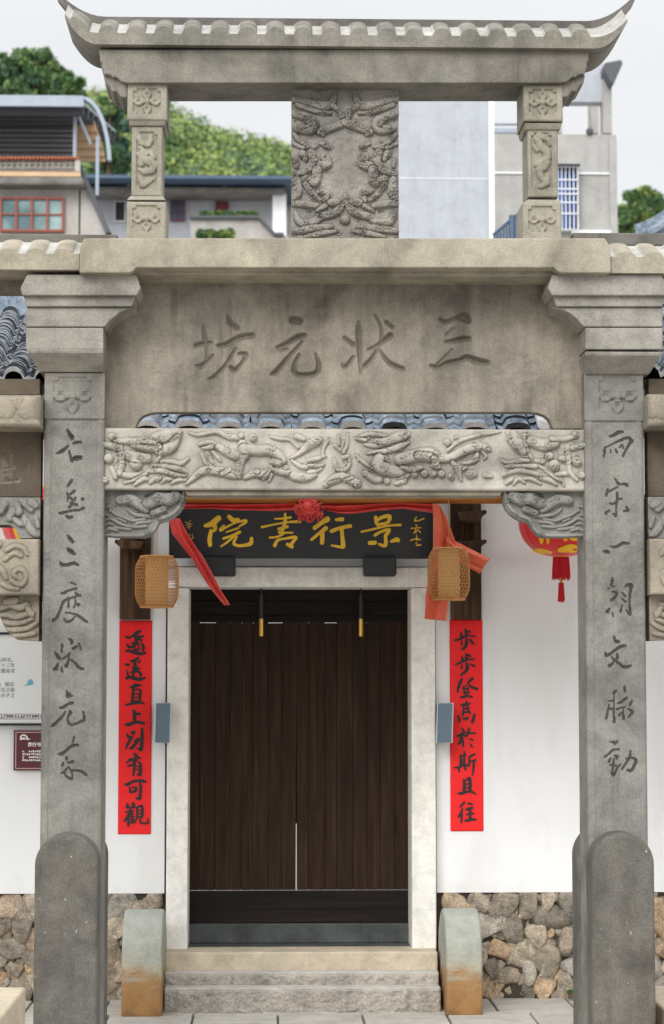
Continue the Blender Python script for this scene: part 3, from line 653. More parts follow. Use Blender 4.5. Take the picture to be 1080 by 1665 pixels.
# --- scalloped stone eaves
def eave(x0, x1, Yf, zb, zt, bump, cents, pitch, Yr, zr, name, mats, lift=None, tl=.68, soffit=0.0, cap_h=.0, half=None):
    """slab with tile-end scallops on both eaves; zb/zt: bottom and valley of the fascia"""
    n = int((x1 - x0) / .006); rows = []; flat = []; m_ = MB()
    lift = lift or (lambda x: 0.0)
    half = half or pitch * .27
    for i in range(n + 1):
        x = x0 + (x1 - x0) * i / n; d = min(abs(x - c) for c in cents) if cents else 9
        s_ = bump * math.sqrt(max(0, 1 - (d / half) ** 2)) if d < half else 0.0
        l = lift(x); t = zt + s_ + l * tl; r = max(zr, zt) + s_ * .6 + l * tl; flat.append(s_ < bump * .3)
        rows.append([(x, Yf, zb + l), (x, Yf, t), (x, Yf + .004, t), (x, Yr, r), (x, bk(Yf) - .004, t), (x, bk(Yf), t), (x, bk(Yf), zb + l)])
    b = 0
    m_.v = [p for r in rows for p in r]
    for i in range(n):
        for j in range(7):
            j2 = (j + 1) % 7
            m_.face((i * 7 + j, (i + 1) * 7 + j, (i + 1) * 7 + j2, i * 7 + j2), 1 if j in (2, 3) and flat[i] else 0)
    m_.face(range(7)); m_.face(range(n * 7 + 6, n * 7 - 1, -1))
    return obj(name, m_, mats, G)
YF = 10.53
x0, x1 = X(105, YF, 60), X(1021, YF, 60); xm = (x0 + x1) / 2
zb, zt = Z(75, YF), Z(56.5, YF)
pit = (X(900, YF, 60) - X(175, YF, 60)) / 16
cents = [X(175, YF, 60) + pit * k for k in range(-1, 18)]
lf = lambda x: .135 * max(0, (abs(x - xm) - ((x1 - x0) / 2 - .16)) / .16) ** 2.0
eave(x0, x1, YF, zb, zt, .036, cents, pit, YC, Z(38, YC), 'cap_roof', [M['eave'], M['tiletop']], lf, half=pit * .33)
m_ = MB()                                              # ridge with upswept ends
xr0, xr1 = X(84, YC, 30), X(1038, YC, 30); n = 90; rows = []
for i in range(n + 1):
    x = xr0 + (xr1 - xr0) * i / n; d = max(0, abs(x - (xr0 + xr1) / 2) - (xr1 - xr0) / 2 + .28) / .28
    l = .165 * d ** 2.0; hh = (Z(35, YC) - Z(52, YC)) * (1 - .35 * d)
    if d > .92: hh *= max(.15, (1 - d) / .08)
    zt_ = Z(35, YC) + l; w_ = .05 * (1 - .55 * d)
    rows.append([(x, YC - w_, zt_ - hh - .05 * (1 - d)), (x, YC - w_, zt_), (x, YC + w_, zt_), (x, YC + w_, zt_ - hh - .05 * (1 - d))])
m_.v = [p for r in rows for p in r]
for i in range(n):
    for j in range(4): m_.face((i * 4 + j, (i + 1) * 4 + j, (i + 1) * 4 + (j + 1) % 4, i * 4 + (j + 1) % 4))
m_.face(range(4)); m_.face(range(n * 4 + 3, n * 4 - 1, -1))
obj('ridge', m_, M['ridge'], G, bevel=.006)
for px in (300, 386, 735, 820):                        # mortared joints of the ridge and eave stones
    m_ = MB(); m_.pbox(px, 35.5, px + 1.6, 50, YC - .053, YC - .0505); obj('joint', m_, M['drum'], G)
# --- top beam with scrolled ends
yb = 10.57
endp = [(160, 80), (161, 86), (163, 90), (162, 97), (166, 103), (165, 110), (168, 116), (169, 121), (175, 120), (180, 122), (184, 126), (187, 124), (192, 127), (196, 132), (207, 134.5)]
m_ = MB(); m_.pprism(endp + [(mir(a), b) for a, b in endp[::-1]], yb, bk(yb)); obj('top_beam', m_, M['beam'], G, bevel=.006)
for mx in (lambda p: p, mir):                           # scrolled corbels behind the beam ends
    m_ = MB(); m_.pprism([(mx(a), b) for a, b in [(168, 121), (180, 122), (206, 134), (207, 158), (196, 157), (190, 148), (182, 149), (178, 140), (171, 136)]], yb + .03, bk(yb + .03)); obj('corbel', m_, M['beam'], G, bevel=.006)
m_ = MB(); m_.pbox(276, 135, 846, 141, 10.66, bk(10.66)); obj('under_beam', m_, M['beam'], G, bevel=.004)
# --- upper posts
def post(a, b, cy, seed, vine):
    Yp = 10.60; e = P(a, 200, Yp)
    px = lambda v: a + (b - a) * v / 65.0
    m_ = MB(); p = lambda u0, u1, v0, v1, Y: m_.pbox(px(u0), v0 + cy, px(u1), v1 + cy, Y, bk(Y))
    xa, xb = X(px(0), Yp, 200), X(px(65), Yp, 200); s0, s1 = X(px(7), Yp + .03, 250), X(px(57), Yp + .03, 250)
    m_.hexa((s0 - .01, s1 + .01, Yp + .02, bk(Yp + .02), Z(205 + cy, Yp)), (xa + .005, xb - .005, Yp + .004, bk(Yp + .004), Z(195.5 + cy, Yp)))
    m2 = MB(); m2.hexa((X(px(-1), Yp, 330), X(px(63), Yp, 330), Yp, bk(Yp), Z(327 + cy, Yp)), (s0 - .004, s1 + .004, Yp + .02, bk(Yp + .02), Z(319 + cy, Yp)))
    o = obj('upper_post', m_, M['post'], G, bevel=.005); obj('post_foot', m2, M['post'], o, bevel=.005)
    r_ = Relief(px(0), 134.8 + cy, px(65), 195 + cy, Yp, .8); flower(r_, px(32), 164 + cy, 46, 44, depth=.012); r_.edge(.01, .006); r_.build('post_cap', M['post'], o, bk(Yp))
    r_ = Relief(px(7), 205 + cy, px(57), 318.6 + cy, Yp + .03, .8)
    c = P(px(31), 258 + cy, Yp); hw = 17 * Yp / F; hh = 48 * Yp / F
    ax, az = np.abs(r_.X - c.x), np.abs(r_.Z - c.z)
    r_.H = np.where((ax < hw) & (az < hh) & ~((ax > hw * .7) & (az > hh * .9)), -.010, r_.H)
    r_.raise_([[(px(u), v + cy, w) for u, v, w in st] for st in vine], .9, .016, -.008); r_.edge(.008, .005)
    r_.build('post_shaft', M['post'], o, bk(Yp + .03))
    r_ = Relief(px(-1), 327.5 + cy, px(63), 392 + cy, Yp, .8); flower(r_, px(31), 355 + cy, 46, 44, (0, 1, 1, 1), depth=.010); r_.edge(.01, .006); r_.build('post_base', M['post'], o, bk(Yp))
V1 = [[(18, 217, 3), (20, 224, 6), (24, 232, 6), (34, 235, 5), (38, 228, 5), (38, 220, 4)], [(18, 250, 4), (26, 258, 8), (36, 262, 8), (44, 268, 7), (40, 277, 6), (28, 279, 6), (20, 275, 4)], [(24, 250, 6), (22, 266, 6)], [(38, 248, 4), (42, 256, 5)], [(22, 292, 5), (26, 300, 6), (36, 294, 4), (43, 290, 3)], [(22, 240, 4), (30, 250, 5)], [(16, 283, 4)]]
V2 = [[(20, 222, 4), (26, 219, 6), (36, 222, 6), (42, 226, 5), (44, 232, 4)], [(24, 226, 6), (30, 238, 7), (38, 244, 7), (40, 254, 6), (32, 262, 7), (22, 266, 5)], [(38, 262, 7), (34, 270, 7), (26, 274, 6), (28, 284, 6), (34, 292, 5)], [(18, 236, 4), (22, 242, 4)], [(40, 284, 4), (38, 296, 6), (28, 302, 4)], [(44, 246, 3)], [(44, 272, 4)]]
post(207, 272, 0, 1, V1); post(851.5, 915.5, 1.5, 2, V2)
# --- carved slab between the posts
Ys = 10.70
rel = Relief(474, 139, 648.5, 392, Ys, .85)
PT = "90,170,28 200,200,36 320,230,44 420,220,34 450,150,26;100,300,34 200,330,36 260,380,54 240,440,44 130,430,36;330,460,36 400,430,36 480,400,36 545,375,36;350,480,22;100,480,20 150,540,22 220,590,26 290,590,16;90,560,18 180,600,18;170,650,34 200,700,20;250,640,34 270,720,44 220,790,34 110,830,20;370,680,44 400,740,34 330,760,44;300,800,44 280,900,44 200,870,34;120,880,34 130,980,44 100,1050,26;200,920,26 260,1000,26 330,1060,17;90,1090,26 180,1090,34 300,1110,26;110,1170,20 150,1250,34 250,1260,38 340,1200,34 430,1180,34 500,1130,34 545,1010,20;320,980,26 390,1000,26 370,1060,26;420,1080,34 480,1070,34;300,1150,17 370,1110,26;90,1330,26 250,1310,34 420,1290,26;200,1380,17 330,1350,26 470,1330,17;545,1230,44;440,230,26 500,280,20 520,330,26;120,220,20 230,260,22 330,290,20 420,290,14;400,590,22 330,560,16;300,680,12;110,700,20 120,760,20"
cm_ = 545
rel.raise_(parse(PT, 460, 130, 5.4), .9, .03, .008, .9)
for st in parse(PT, 460, 130, 5.4): rel.raise_([[(2 * (460 + cm_ / 5.4) - x, y, r) for x, y, r in st]], .9, .03, .008, .9)
rel.noise(.006, 60, 11); rel.noise(.004, 110, 12)
for st in parse("170,690,20;150,570,10 190,580,8;240,1160,22 200,1150,10;200,930,12 240,1000,12;370,690,11;420,430,9;350,480,9;300,300,12 420,310,12;130,1000,8;360,1050,9;450,1090,9;110,360,14;250,420,9 160,450,8;490,270,10", 460, 130, 5.4):
    for q in (st, [(2 * (460 + cm_ / 5.4) - x, y, r) for x, y, r in st]):
        w_ = world_stroke(q, Ys); wi = rel.win(w_); v, r = dist(rel.X[wi], rel.Z[wi], w_); rel.H[wi] -= np.minimum(np.maximum(v, 0) * 1.6, .022)
rel.curls(230, 62, 3, 7.5, .006, 1.2)
rel.noise(.003, 240, 41, np.clip(rel.H / .01, 0, 1))
rel.build('carved_slab', M['stele'], G, bk(10.70))
# --- main cornice
m_ = MB(); m_.pprism([(137, 387), (984, 387), (993, 402), (994, 443.5), (914, 443.5), (907, 441), (901, 435), (222, 435), (216, 441), (209, 443.5), (129, 443.5), (130, 402)], 10.36, bk(10.36))
obj('cornice', m_, M['cornice'], G, bevel=.006)
m_ = MB(); m_.pbox(214, 433, 910, 447, 10.46, bk(10.46)); obj('cornice_moulding', m_, M['cornice'], G, bevel=.006)
for x0p, x1p, cs in ((-330, 129, [12 + 45.5 * k for k in range(-8, 3)]), (994, 1450, [1018 + 45.5 * k for k in range(0, 10)])):
    xa, xb = X(x0p, 10.39, 420), X(x1p, 10.39, 420)
    eave(xa, xb - .0, 10.39, Z(441, 10.39), Z(415, 10.39), .024, [X(c, 10.39, 420) for c in cs], 45.5 * 10.39 / F, YC - .1, Z(397, YC - .1), 'side_eave', [M['cornice'], M['tiletop']], half=16 * 10.39 / F)
    m_ = MB(); m_.pbox(x0p, 379.5, x1p + (62 if x0p < 0 else 0), 400, YC - .05, YC + .09) if x0p < 0 else m_.pbox(x0p - 62, 379.5, x1p, 400, YC - .05, YC + .09); obj('side_ridge', m_, M['ridge'], G, bevel=.006)
    m_ = MB(); m_.pbox(x0p, 442, x1p, 474, YC - .06, YC + .06); obj('side_beam', m_, M['side'], G, bevel=.004)
# --- side bays
for mx in (lambda p: p, mir):
    def q(*a): return [(mx(x), y) for x, y in a]
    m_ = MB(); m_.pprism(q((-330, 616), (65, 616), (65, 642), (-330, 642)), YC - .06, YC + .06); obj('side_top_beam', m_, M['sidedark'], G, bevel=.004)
    a, b = sorted((mx(-330), mx(66)))
    rel = Relief(a, 641, b, 693, 10.47, 1.3)
    for c in range(8):                               # tile ends carved on the little eave
        cx = 52 - 48 * c; rel.raise_([[(mx(cx - 9), 668, 14), (mx(cx), 662, 15), (mx(cx + 8), 668, 13)]], .5, .010); rel.raise_([[(mx(cx - 24), 650, 9), (mx(cx - 22), 662, 5)]], .6, .008)
    rel.edge(.02, .018); rel.build('side_eave_block', M['side'], G, bk(10.47))
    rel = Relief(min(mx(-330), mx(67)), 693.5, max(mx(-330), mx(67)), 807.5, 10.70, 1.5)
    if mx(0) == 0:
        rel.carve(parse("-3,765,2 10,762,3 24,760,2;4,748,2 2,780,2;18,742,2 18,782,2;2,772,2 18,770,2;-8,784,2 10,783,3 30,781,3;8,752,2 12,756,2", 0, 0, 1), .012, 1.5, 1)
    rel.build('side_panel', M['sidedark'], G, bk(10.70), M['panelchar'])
    zl = [(mx(x), y) for x, y in ((-340, 853), (14, 853), (20, 856), (26, 862), (30, 872), (32, 875), (70, 875))]
    rel = Relief(min(mx(-330), mx(65)), 808, max(mx(-330), mx(65)), 875, 10.62, 1.0, zlow=zl); rel.H -= .012
    LV = "35,815,6 44,820,8 50,828,6;28,822,6 30,832,8;20,830,6 16,842,7;52,816,7 58,822,6;8,820,6 0,830,8;-10,836,7;42,846,6 48,858,7 56,868,6 62,870,4;40,840,5 38,852,5;58,842,5 62,856,4;24,845,5 32,852,5;-30,825,9 -40,835,8;-60,825,8"
    rel.raise_(parse(LV, mx=mx), 1.1, .028, -.008, 1.2); rel.build('openwork_panel', M['bracket'], G, bk(10.66))
    rel = Relief(min(mx(-330), mx(63)), 876, max(mx(-330), mx(63)), 967, 10.56, 1.2)
    CL = "10,895,4 24,888,4 38,892,4 44,902,3;8,910,4 22,900,4 34,904,4;20,945,4 34,952,4 42,942,4 40,930,4 30,926,4 22,933,4 27,940,3;4,950,4 16,956,4 30,958,3;-6,920,5 4,928,5 10,940,4;0,885,4 -10,895,5"
    rel.raise_(parse(CL, mx=mx), 1.1, .018, 0, 1.2); rel.edge(.012, .008); rel.build('side_lintel', M['side'], G, bk(10.56))
    zl = [(mx(x), y) for x, y in ((-40, 970), (-10, 976), (2, 1008), (8, 1022), (16, 1032), (28, 1040), (64, 1042))]
    rel = Relief(min(mx(-30), mx(63)), 968, max(mx(-30), mx(63)), 1043, 10.64, 1.0, zlow=zl); rel.H -= .012
    CB = "2,990,5 16,984,6 30,988,6 44,984,6;-4,1002,4 10,1000,5 24,1004,5 40,1000,5 54,996,4;8,1012,4 22,1014,5 38,1012,4 52,1006,4;14,1024,4 28,1024,5 44,1022,4 58,1014,4;24,1034,4 40,1033,4 56,1030,4;46,990,5 52,1000,5;10,978,6 26,976,6"
    rel.raise_(parse(CB, mx=mx), 1.1, .03, -.006, 1.2); rel.noise(.002, 60, 3); rel.build('cloud_bracket', M['side'], G, bk(10.68))
    m_ = MB(); m_.pbox(min(mx(-330), mx(-430)), 380, max(mx(-330), mx(-430)), 1720, YG, YB); obj('outer_pillar', m_, M['pillar'], G, bevel=.02)
# ------------------------------------------------------------------ the house behind
YW = 12.7
H = thing('house', (P(488, 1500, YW).x, YW, 0), 'white plastered house with a dark plank double door and grey tiled roof behind the archway', 'house')
XL, XR = -3.4, 4.2
zb_ = Z(1452, YW)
dl, dr = X(306, YW, 1250), X(669, YW, 1250); dz = Z(956, YW, 488)
m_ = MB()
m_.box(XL, X(268, YW, 1300), YW, YW + .3, zb_, 3.3); m_.box(X(710, YW, 1300), XR, YW, YW + .3, zb_, 3.3)
m_.box(X(268, YW, 1300) + .0005, X(710, YW, 1300) - .0005, YW + .0005, YW + .2995, Z(921, YW, 488), 3.2995)
obj('wall', m_, M['wall'], H)
# --- rubble plinth: mortar bed and packed boulders
m_ = MB()
for a, b in ((XL, X(268, YW, 1500)), (X(710, YW, 1500), XR)): m_.box(a, b, YW + .018, YW + .29, -.1, zb_ - .001)
obj('rubble_base', m_, M['mortar'], H)
def rock(bm_v, bm_f, tone, c, rx, ry, rz, rot, seed, cut=.78):
    g = np.random.default_rng(seed); n0 = len(bm_v); U, V_ = 26, 15
    k = g.normal(0, 1, (7, 3)); ph = g.uniform(0, 6.28, 7)
    cuts = [(q / np.linalg.norm(q), g.uniform(.66, .9)) for q in g.normal(0, 1, (8, 3)) * np.array([1, .35, 1])] + [(np.array([g.normal(0, .12), -1, g.normal(0, .12)]), g.uniform(.6, .8))]
    for i in range(V_ + 1):
        th = math.pi * i / V_
        for j in range(U):
            a = 2 * math.pi * j / U
            d = np.array([math.sin(th) * math.cos(a), math.sin(th) * math.sin(a), math.cos(th)])
            # rounded box by power norm
            pw = 3.6; nn = (abs(d[0]) ** pw + abs(d[1]) ** pw + abs(d[2]) ** pw) ** (1 / pw); d = d / nn
            for q, c_ in cuts:                       # broken faces
                e_ = d @ q - c_
                if e_ > 0: d = d - q * e_ * .85
            f = 1 + .05 * sum(math.sin(2.1 * (k[q] @ d) + ph[q]) for q in range(7)) / 2
            x, y, z = d[0] * rx * f, d[1] * ry * f, d[2] * rz * f
            X_ = x * math.cos(rot) - z * math.sin(rot); Z_ = x * math.sin(rot) + z * math.cos(rot)
            bm_v.append((c[0] + X_, c[1] + y, c[2] + Z_))
    for i in range(V_):
        for j in range(U):
            bm_f.append((n0 + i * U + j, n0 + i * U + (j + 1) % U, n0 + (i + 1) * U + (j + 1) % U, n0 + (i + 1) * U + j))
    tone += [float(g.uniform(0, 1))] * ((V_ + 1) * U)
def packed(name, x0, x1, z0, z1, size, seed, deep=0.0):
    """boulders of uneven size packed by relaxation on the face of the plinth"""
    g = np.random.default_rng(seed); vv, ff, tt = [], [], []
    area = (x1 - x0) * (z1 - z0); n = int(area / (size * size * 2.5))
    p = np.stack([g.uniform(x0, x1, n), g.uniform(z0, z1, n)], 1); r = size * g.uniform(.62, 1.25, n)
    for it in range(140):
        d = p[:, None] - p[None]; L = np.hypot(d[..., 0], d[..., 1]) + 1e-6; np.fill_diagonal(L, 9)
        ov = np.maximum(0, (r[:, None] + r[None]) * .9 - L)
        p += (d / L[..., None] * ov[..., None]).sum(1) * .3
        p[:, 0] = np.clip(p[:, 0], x0 + r * .5, x1 - r * .5); p[:, 1] = np.clip(p[:, 1], z0 + r * .75, z1 - r * .72)
    for i in range(n):
        d = np.hypot(p[:, 0] - p[i, 0], p[:, 1] - p[i, 1]); d[i] = 9; nb = np.argsort(d)[:4]
        ang = math.atan2(*(p[nb[0]] - p[i])[::-1]) + math.pi / 2 + g.normal(0, .3)
        fx = g.uniform(1.05, 1.35); rock(vv, ff, tt, (p[i, 0], YW + .055 + deep, p[i, 1]), r[i] * fx * 1.1, .085 + .02 * g.random(), r[i] * 1.13 / fx ** .3 * .93, ang, int(g.integers(1e9)))
    me = bpy.data.meshes.new(name); L = ORG[H]
    me.from_pydata([(a - L.x, b - L.y, min(c, zb_ + .004 - (.25 * max(0, YW + .02 - b))) - L.z) for a, b, c in vv], [], ff)
    at = me.attributes.new('tone', 'FLOAT', 'POINT'); at.data.foreach_set('value', tt)
    me.polygons.foreach_set('use_smooth', [True] * len(ff)); me.update()
    return link(name, me, H, None, M['rubble'])
packed('rubble_facing', X(712, YW, 1500) + .05, XR, -.01, zb_ - .005, .082, 5)
packed('rubble_facing', XL, X(266, YW, 1500) - .02, -.01, zb_ - .005, .078, 12)
packed('rubble_facing', X(712, YW, 1500) + .03, XR, -.01, zb_ - .005, .048, 25, .028)
packed('rubble_facing', XL, X(266, YW, 1500) - .02, -.01, zb_ - .005, .046, 26, .028)
# --- door surround, threshold, door
m_ = MB(); YJ = 12.60
m_.pbox(271, 955.5, 306, 1547, YJ, YW + .29); obj('door_jamb', m_, M['jamb'], H, bevel=.008); m_ = MB(); m_.pbox(669.5, 955.5, 709, 1545, YJ, YW + .29); obj('door_jamb', m_, M['jamb'], H, bevel=.008)
m_ = MB(); m_.pbox(285, 922, 699, 954.5, YJ - .004, YW + .295); obj('door_lintel', m_, M['jamb'], H, bevel=.008)
YD = 12.93
m_ = MB(); m_.pbox(300, 1502, 672, 1534, YD - .02, YD + .12); obj('threshold', m_, M['sill'], H, bevel=.008)
m_ = MB(); m_.box(dl - .05, dr + .05, YJ - .02, 14.9, .1, Z(1541, YJ + .1, 488)); obj('entrance_floor', m_, M['sill'], H)
m_ = MB(); m_.pbox(300, 1448.9, 672, 1500.5, YD, YD + .05); m_.pbox(300, 1476, 672, 1478, YD - .004, YD + .05); obj('foot_board', m_, M['doorframe'], H, bevel=.004)
m_ = MB(); m_.pbox(300, 940, 672, 1012.2, YD, YD + .05); m_.pbox(300, 978, 672, 984, YD - .014, YD + .05); m_.pbox(300, 1001, 672, 1006, YD - .01, YD + .05); obj('transom_board', m_, M['doorframe'], H, bevel=.004)
for sd in (0, 1):
    a, b = ((304, 481.6), (482.6, 669))[sd]; m_ = MB(); n = 8
    xa, xb = X(a, YD, 1230), X(b, YD, 1230); zt_, zl_ = Z(1013, YD, 488), Z(1447.4, YD, 488)
    ws = [random.uniform(.8, 1.2) for _ in range(n)]; tw = sum(ws); x = xa
    for k, w_ in enumerate(ws):
        w_ = (xb - xa) * w_ / tw
        top = zt_ - (.004 if (sd * n + k) % 3 == 1 else 0.0)
        m_.box(x + .0012, x + w_ - .0012, YD + random.uniform(0, .002), YD + .04, zl_, zt_ + (.0 if (sd * 8 + k) in (1, 6, 10) else .012)); x += w_
    # each leaf hangs a little out of true, so the gap between the leaves widens downwards
    for q in range(len(m_.v)):
        v = m_.v[q]; tt = max(0, min(1, (v[2] - zl_) / (zt_ - zl_))); m_.v[q] = (v[0] + (.0046 * tt - .0006) * (1 if sd == 0 else -1) * (1 if (v[0] - xa) / (xb - xa) > (.97 if sd == 0 else -1) and (sd == 0 or (v[0] - xa) / (xb - xa) < .03) else 0), v[1], v[2])
    if sd == 0: m_.box(xb - .02, xb + .022, YD + .041, YD + .055, Z(1340, YD, 488), zt_)  # added strip behind the leaves, blocks light through the upper gap
    m_.box(xa + .03, xb - .03, YD + .008, YD + .04, zl_ + .002, zt_ - .001)
    obj('door_leaf', m_, M['door'], H, bevel=.002)
# --- timber posts beside the door, with corbels, and the purlin
for a, b, t in ((195, 245, 800), (733, 783, 812)):
    m_ = MB(); m_.pbox(a, t, b, 1007.5, 12.655, 12.69); o = obj('timber_post', m_, M['post_wood'], H, bevel=.005)
    for y0, y1 in ((829, 849), (877, 893)):
        c = MB(); s = 1 if a > 500 else -1; e = b if s > 0 else a; i_ = a if s > 0 else b
        c.pprism([(i_ + s * 12, y0 + 3), (e + s * 8, y0), (e + s * 9, y0 + 5), (e + s * 2, y0 + 10), (e - s * 2, y1), (i_ + s * 16, y1 - 2)], 12.52, 12.654); obj('corbel_block', c, M['post_wood'], o, bevel=.005)
m_ = MB(); pc = (12.36, Z(811.5, 12.36))
m_.tube([(XL, pc[0], pc[1] + .01), (X(300, 12.36, 806), pc[0], pc[1]), (X(560, 12.36, 806), pc[0], pc[1] + .001), (XR, pc[0], pc[1] + .008)], .027, 20)
obj('eave_purlin', m_, M['purlin'], H, smooth=True)
# --- tiled roofs
def tile_roof(name, x0, x1, Ye, ze, Yr, zr, cw, bar=.5, hgt=.055, step=.052, curve=0.0, lip=.014, pale=.55, lm='lime'):
    n = max(1, round((x1 - x0) / cw)); cw = (x1 - x0) / n; L = math.hypot(Yr - Ye, zr - ze); k = int(L / step); m_ = MB()
    ty, tz = (Yr - Ye) / L, (zr - ze) / L; ny, nz_ = -tz, ty; B = 7
    def surf(x, s, u, lift):
        h = hgt * math.sqrt(max(0, 1 - ((u - .5) / (bar * .5)) ** 2)) if abs(u - .5) < bar * .5 else -.018 * (1 - ((abs(u - .5) - bar * .5) / (.5 - bar * .5) - .0) ** 2) * .8
        h += lift; sag = -curve * math.sin(math.pi * s / L)
        return (x, Ye + ty * s + ny * h + ny * sag, ze + tz * s + nz_ * h + nz_ * sag)
    us = [0, .06, .16] + [.25 + .5 * i / 8 for i in range(9)] + [.84, .94, 1]
    for c in range(n):
        prev = None
        for i in range(k):
            jx = random.uniform(-.005, .005); jl = random.uniform(-.003, .004); s0 = i * step + random.uniform(-.1, .1) * step; s1 = (i + 1) * step + .004
            lo = [surf(x0 + (c + u) * cw + jx, s0, u, lip + jl) for u in us]; hi = [surf(x0 + (c + u) * cw + jx, s1, u, jl * .5) for u in us]
            b = len(m_.v); m_.v += lo + hi; q = len(us)
            for j in range(q - 1): m_.face((b + j, b + j + 1, b + q + j + 1, b + q + j), 0)
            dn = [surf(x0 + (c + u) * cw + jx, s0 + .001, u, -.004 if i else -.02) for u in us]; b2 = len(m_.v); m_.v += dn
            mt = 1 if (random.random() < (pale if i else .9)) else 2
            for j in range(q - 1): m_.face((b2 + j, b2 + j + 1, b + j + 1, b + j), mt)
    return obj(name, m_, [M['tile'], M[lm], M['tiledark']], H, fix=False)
YE = 12.3
xe0, xe1 = X(206, YE, 690), X(874, YE, 690)
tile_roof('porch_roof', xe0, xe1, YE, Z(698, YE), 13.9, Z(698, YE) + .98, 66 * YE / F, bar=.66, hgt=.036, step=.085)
m_ = MB(); m_.prismx([(YE - .03, Z(700, YE)), (YE - .03, Z(682, YE)), (13.9, Z(682, YE) + .98), (13.9, Z(700, YE) + .9)], xe1 - .002, xe1 + .075); obj('roof_verge', m_, M['lime'], H, bevel=.02, seg=3)
m_ = MB(); m_.prismx([(YE + .02, Z(699, YE) - .035), (13.95, Z(699, YE) + .94), (13.95, Z(699, YE) + .90), (YE + .02, Z(699, YE) - .065)], xe0, xe1 + .03); obj('eave_boards', m_, M['post_wood'], H)
m_ = MB(); m_.box(xe0 - .1, xe1 + .1, 13.8, 13.98, Z(698, YE) + .8, Z(698, YE) + 1.12); obj('roof_ridge', m_, M['lime'], H, bevel=.02)
for x0_, x1_, py in ((XL, X(192, 11.9, 600), 612), (X(905, 11.9, 600), XR, 604)):
    EY = 12.25
    ze = Z(py, EY, 60 if x0_ < 0 else 1060)
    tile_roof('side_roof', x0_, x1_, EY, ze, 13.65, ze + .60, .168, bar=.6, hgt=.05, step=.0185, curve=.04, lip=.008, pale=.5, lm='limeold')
    m_ = MB(); m_.prismx([(EY + .02, ze - .05), (13.65, ze + .52), (13.65, ze + .46), (EY + .02, ze - .1)], x0_, x1_); obj('eave_boards', m_, M['doorframe'], H)
    m_ = MB(); m_.box(x0_, x1_, 13.6, 13.75, ze + .45, ze + .74); obj('roof_ridge', m_, M['tile'], H, bevel=.03)
    m_ = MB(); m_.box(x0_, x1_, YW + .01, YW + .29, 3.3005, ze + .06); obj('upper_wall', m_, M['wall'], H)
m_ = MB(); m_.box(XL, XR, 17.5, 17.7, -.1, 2.6); tag(obj('courtyard_wall', m_, M['wall'], base=(0, 17.6, 0)), 'white courtyard wall glimpsed through the gaps of the dark door', 'wall')
# --- steps
ST = thing('stone_steps', (P(490, 1600, 12.3).x, 12.3, 0), 'three low cut granite steps with rough risers leading to the dark door', 'steps')
def roughbox(name, px0, px1, Y0, Y1, z0, z1, mat, amp, seed):
    xa, xb = X(px0, Y0, 1590), X(px1, Y0, 1590); rel = Relief(0, 0, 1, 1, Y0, 2.2, world=(xa, xb, z0, z1)); g = np.random.default_rng(seed)
    if amp:
        rel.noise(amp, 60, seed); rel.noise(amp, 130, seed + 1); rel.H += g.normal(0, amp * .25, rel.H.shape)
        e = rel.z1 - rel.Z; rel.H = np.where(e < .018, 0, rel.H)
    rel.edge(.012, .008)
    return rel.build(name, mat, ST, Y1)
roughbox('step', 267, 717, 12.2, 12.45, -.05, Z(1608, 12.2, 490), M['rough'], .012, 1)
for a_, b_, y0_, y1_, zz in ((268.5, 715.5, 12.212, 12.33, Z(1608, 12.2, 490)), (269, 712.5, 12.342, 12.44, Z(1583, 12.33, 490))):
    m_ = MB(); m_.box(X(a_, y0_, 1590), X(b_, y0_, 1590), y0_, y1_, zz - .004, zz + .004); obj('tread', m_, M['tread'], ST, bevel=.003)
roughbox('step', 267.5, 714, 12.33, 12.5, -.05, Z(1583, 12.33, 490), M['rough'], .012, 2)
m_ = MB(); m_.box(X(268, 12.44, 1560), X(712, 12.44, 1560), 12.44, 12.699, -.05, Z(1548, 12.44, 490)); obj('landing_slab', m_, M['step'], ST, bevel=.01)
# --- drum stones
for a, b, lab in ((197.5, 263.5, 'worn drum stone with ochre foot at the left end of the granite steps'), (726, 785, 'worn drum stone with ochre foot at the right end of the granite steps')):
    Yf, Yb_ = 12.05, 12.62; r = (Yb_ - Yf) / 2; yc = (Yf + Yb_) / 2; zc = .265
    pts = [(Yf, -.01), (Yf, zc)] + [(yc - r * math.cos(t), zc + r * .97 * math.sin(t)) for t in np.linspace(0, math.pi, 30)[1:-1]] + [(Yb_, zc), (Yb_, -.01)]
    m_ = MB(); m_.prismx(pts, X(a, Yf, 1560), X(b, Yf, 1560)); L = (X((a + b) / 2, Yf, 1560), yc, 0)
    tag(obj('drum_stone', m_, M['drumstone'], base=L, bevel=.016, seg=3), lab, 'drum stone', 'drum stones beside the steps')
# --- low kerb slabs at the picture's edges
for a, b, lab, pr in ((-260, 42, 'low pale stone slab on the paving left of the left pillar', 0), (1056, 1400, 'low pale stone slab on the paving right of the right pillar', 1)):
    m_ = MB(); Yb_ = 9.95
    if not pr: m_.box(X(a, Yb_, 1620), X(b, Yb_, 1620), 8.6, Yb_, -.02, Z(1605, Yb_, 30))
    else: m_.box(X(a, 10.9, 1620), X(b, 10.9, 1620), 8.6, 11.3, -.02, Z(1603, 11.3, 1070))
    tag(obj('stone_slab', m_, M['step'], base=(X((a + b) / 2, Yb_, 1620), 9.3, 0), bevel=.012, seg=3), lab, 'stone slab')

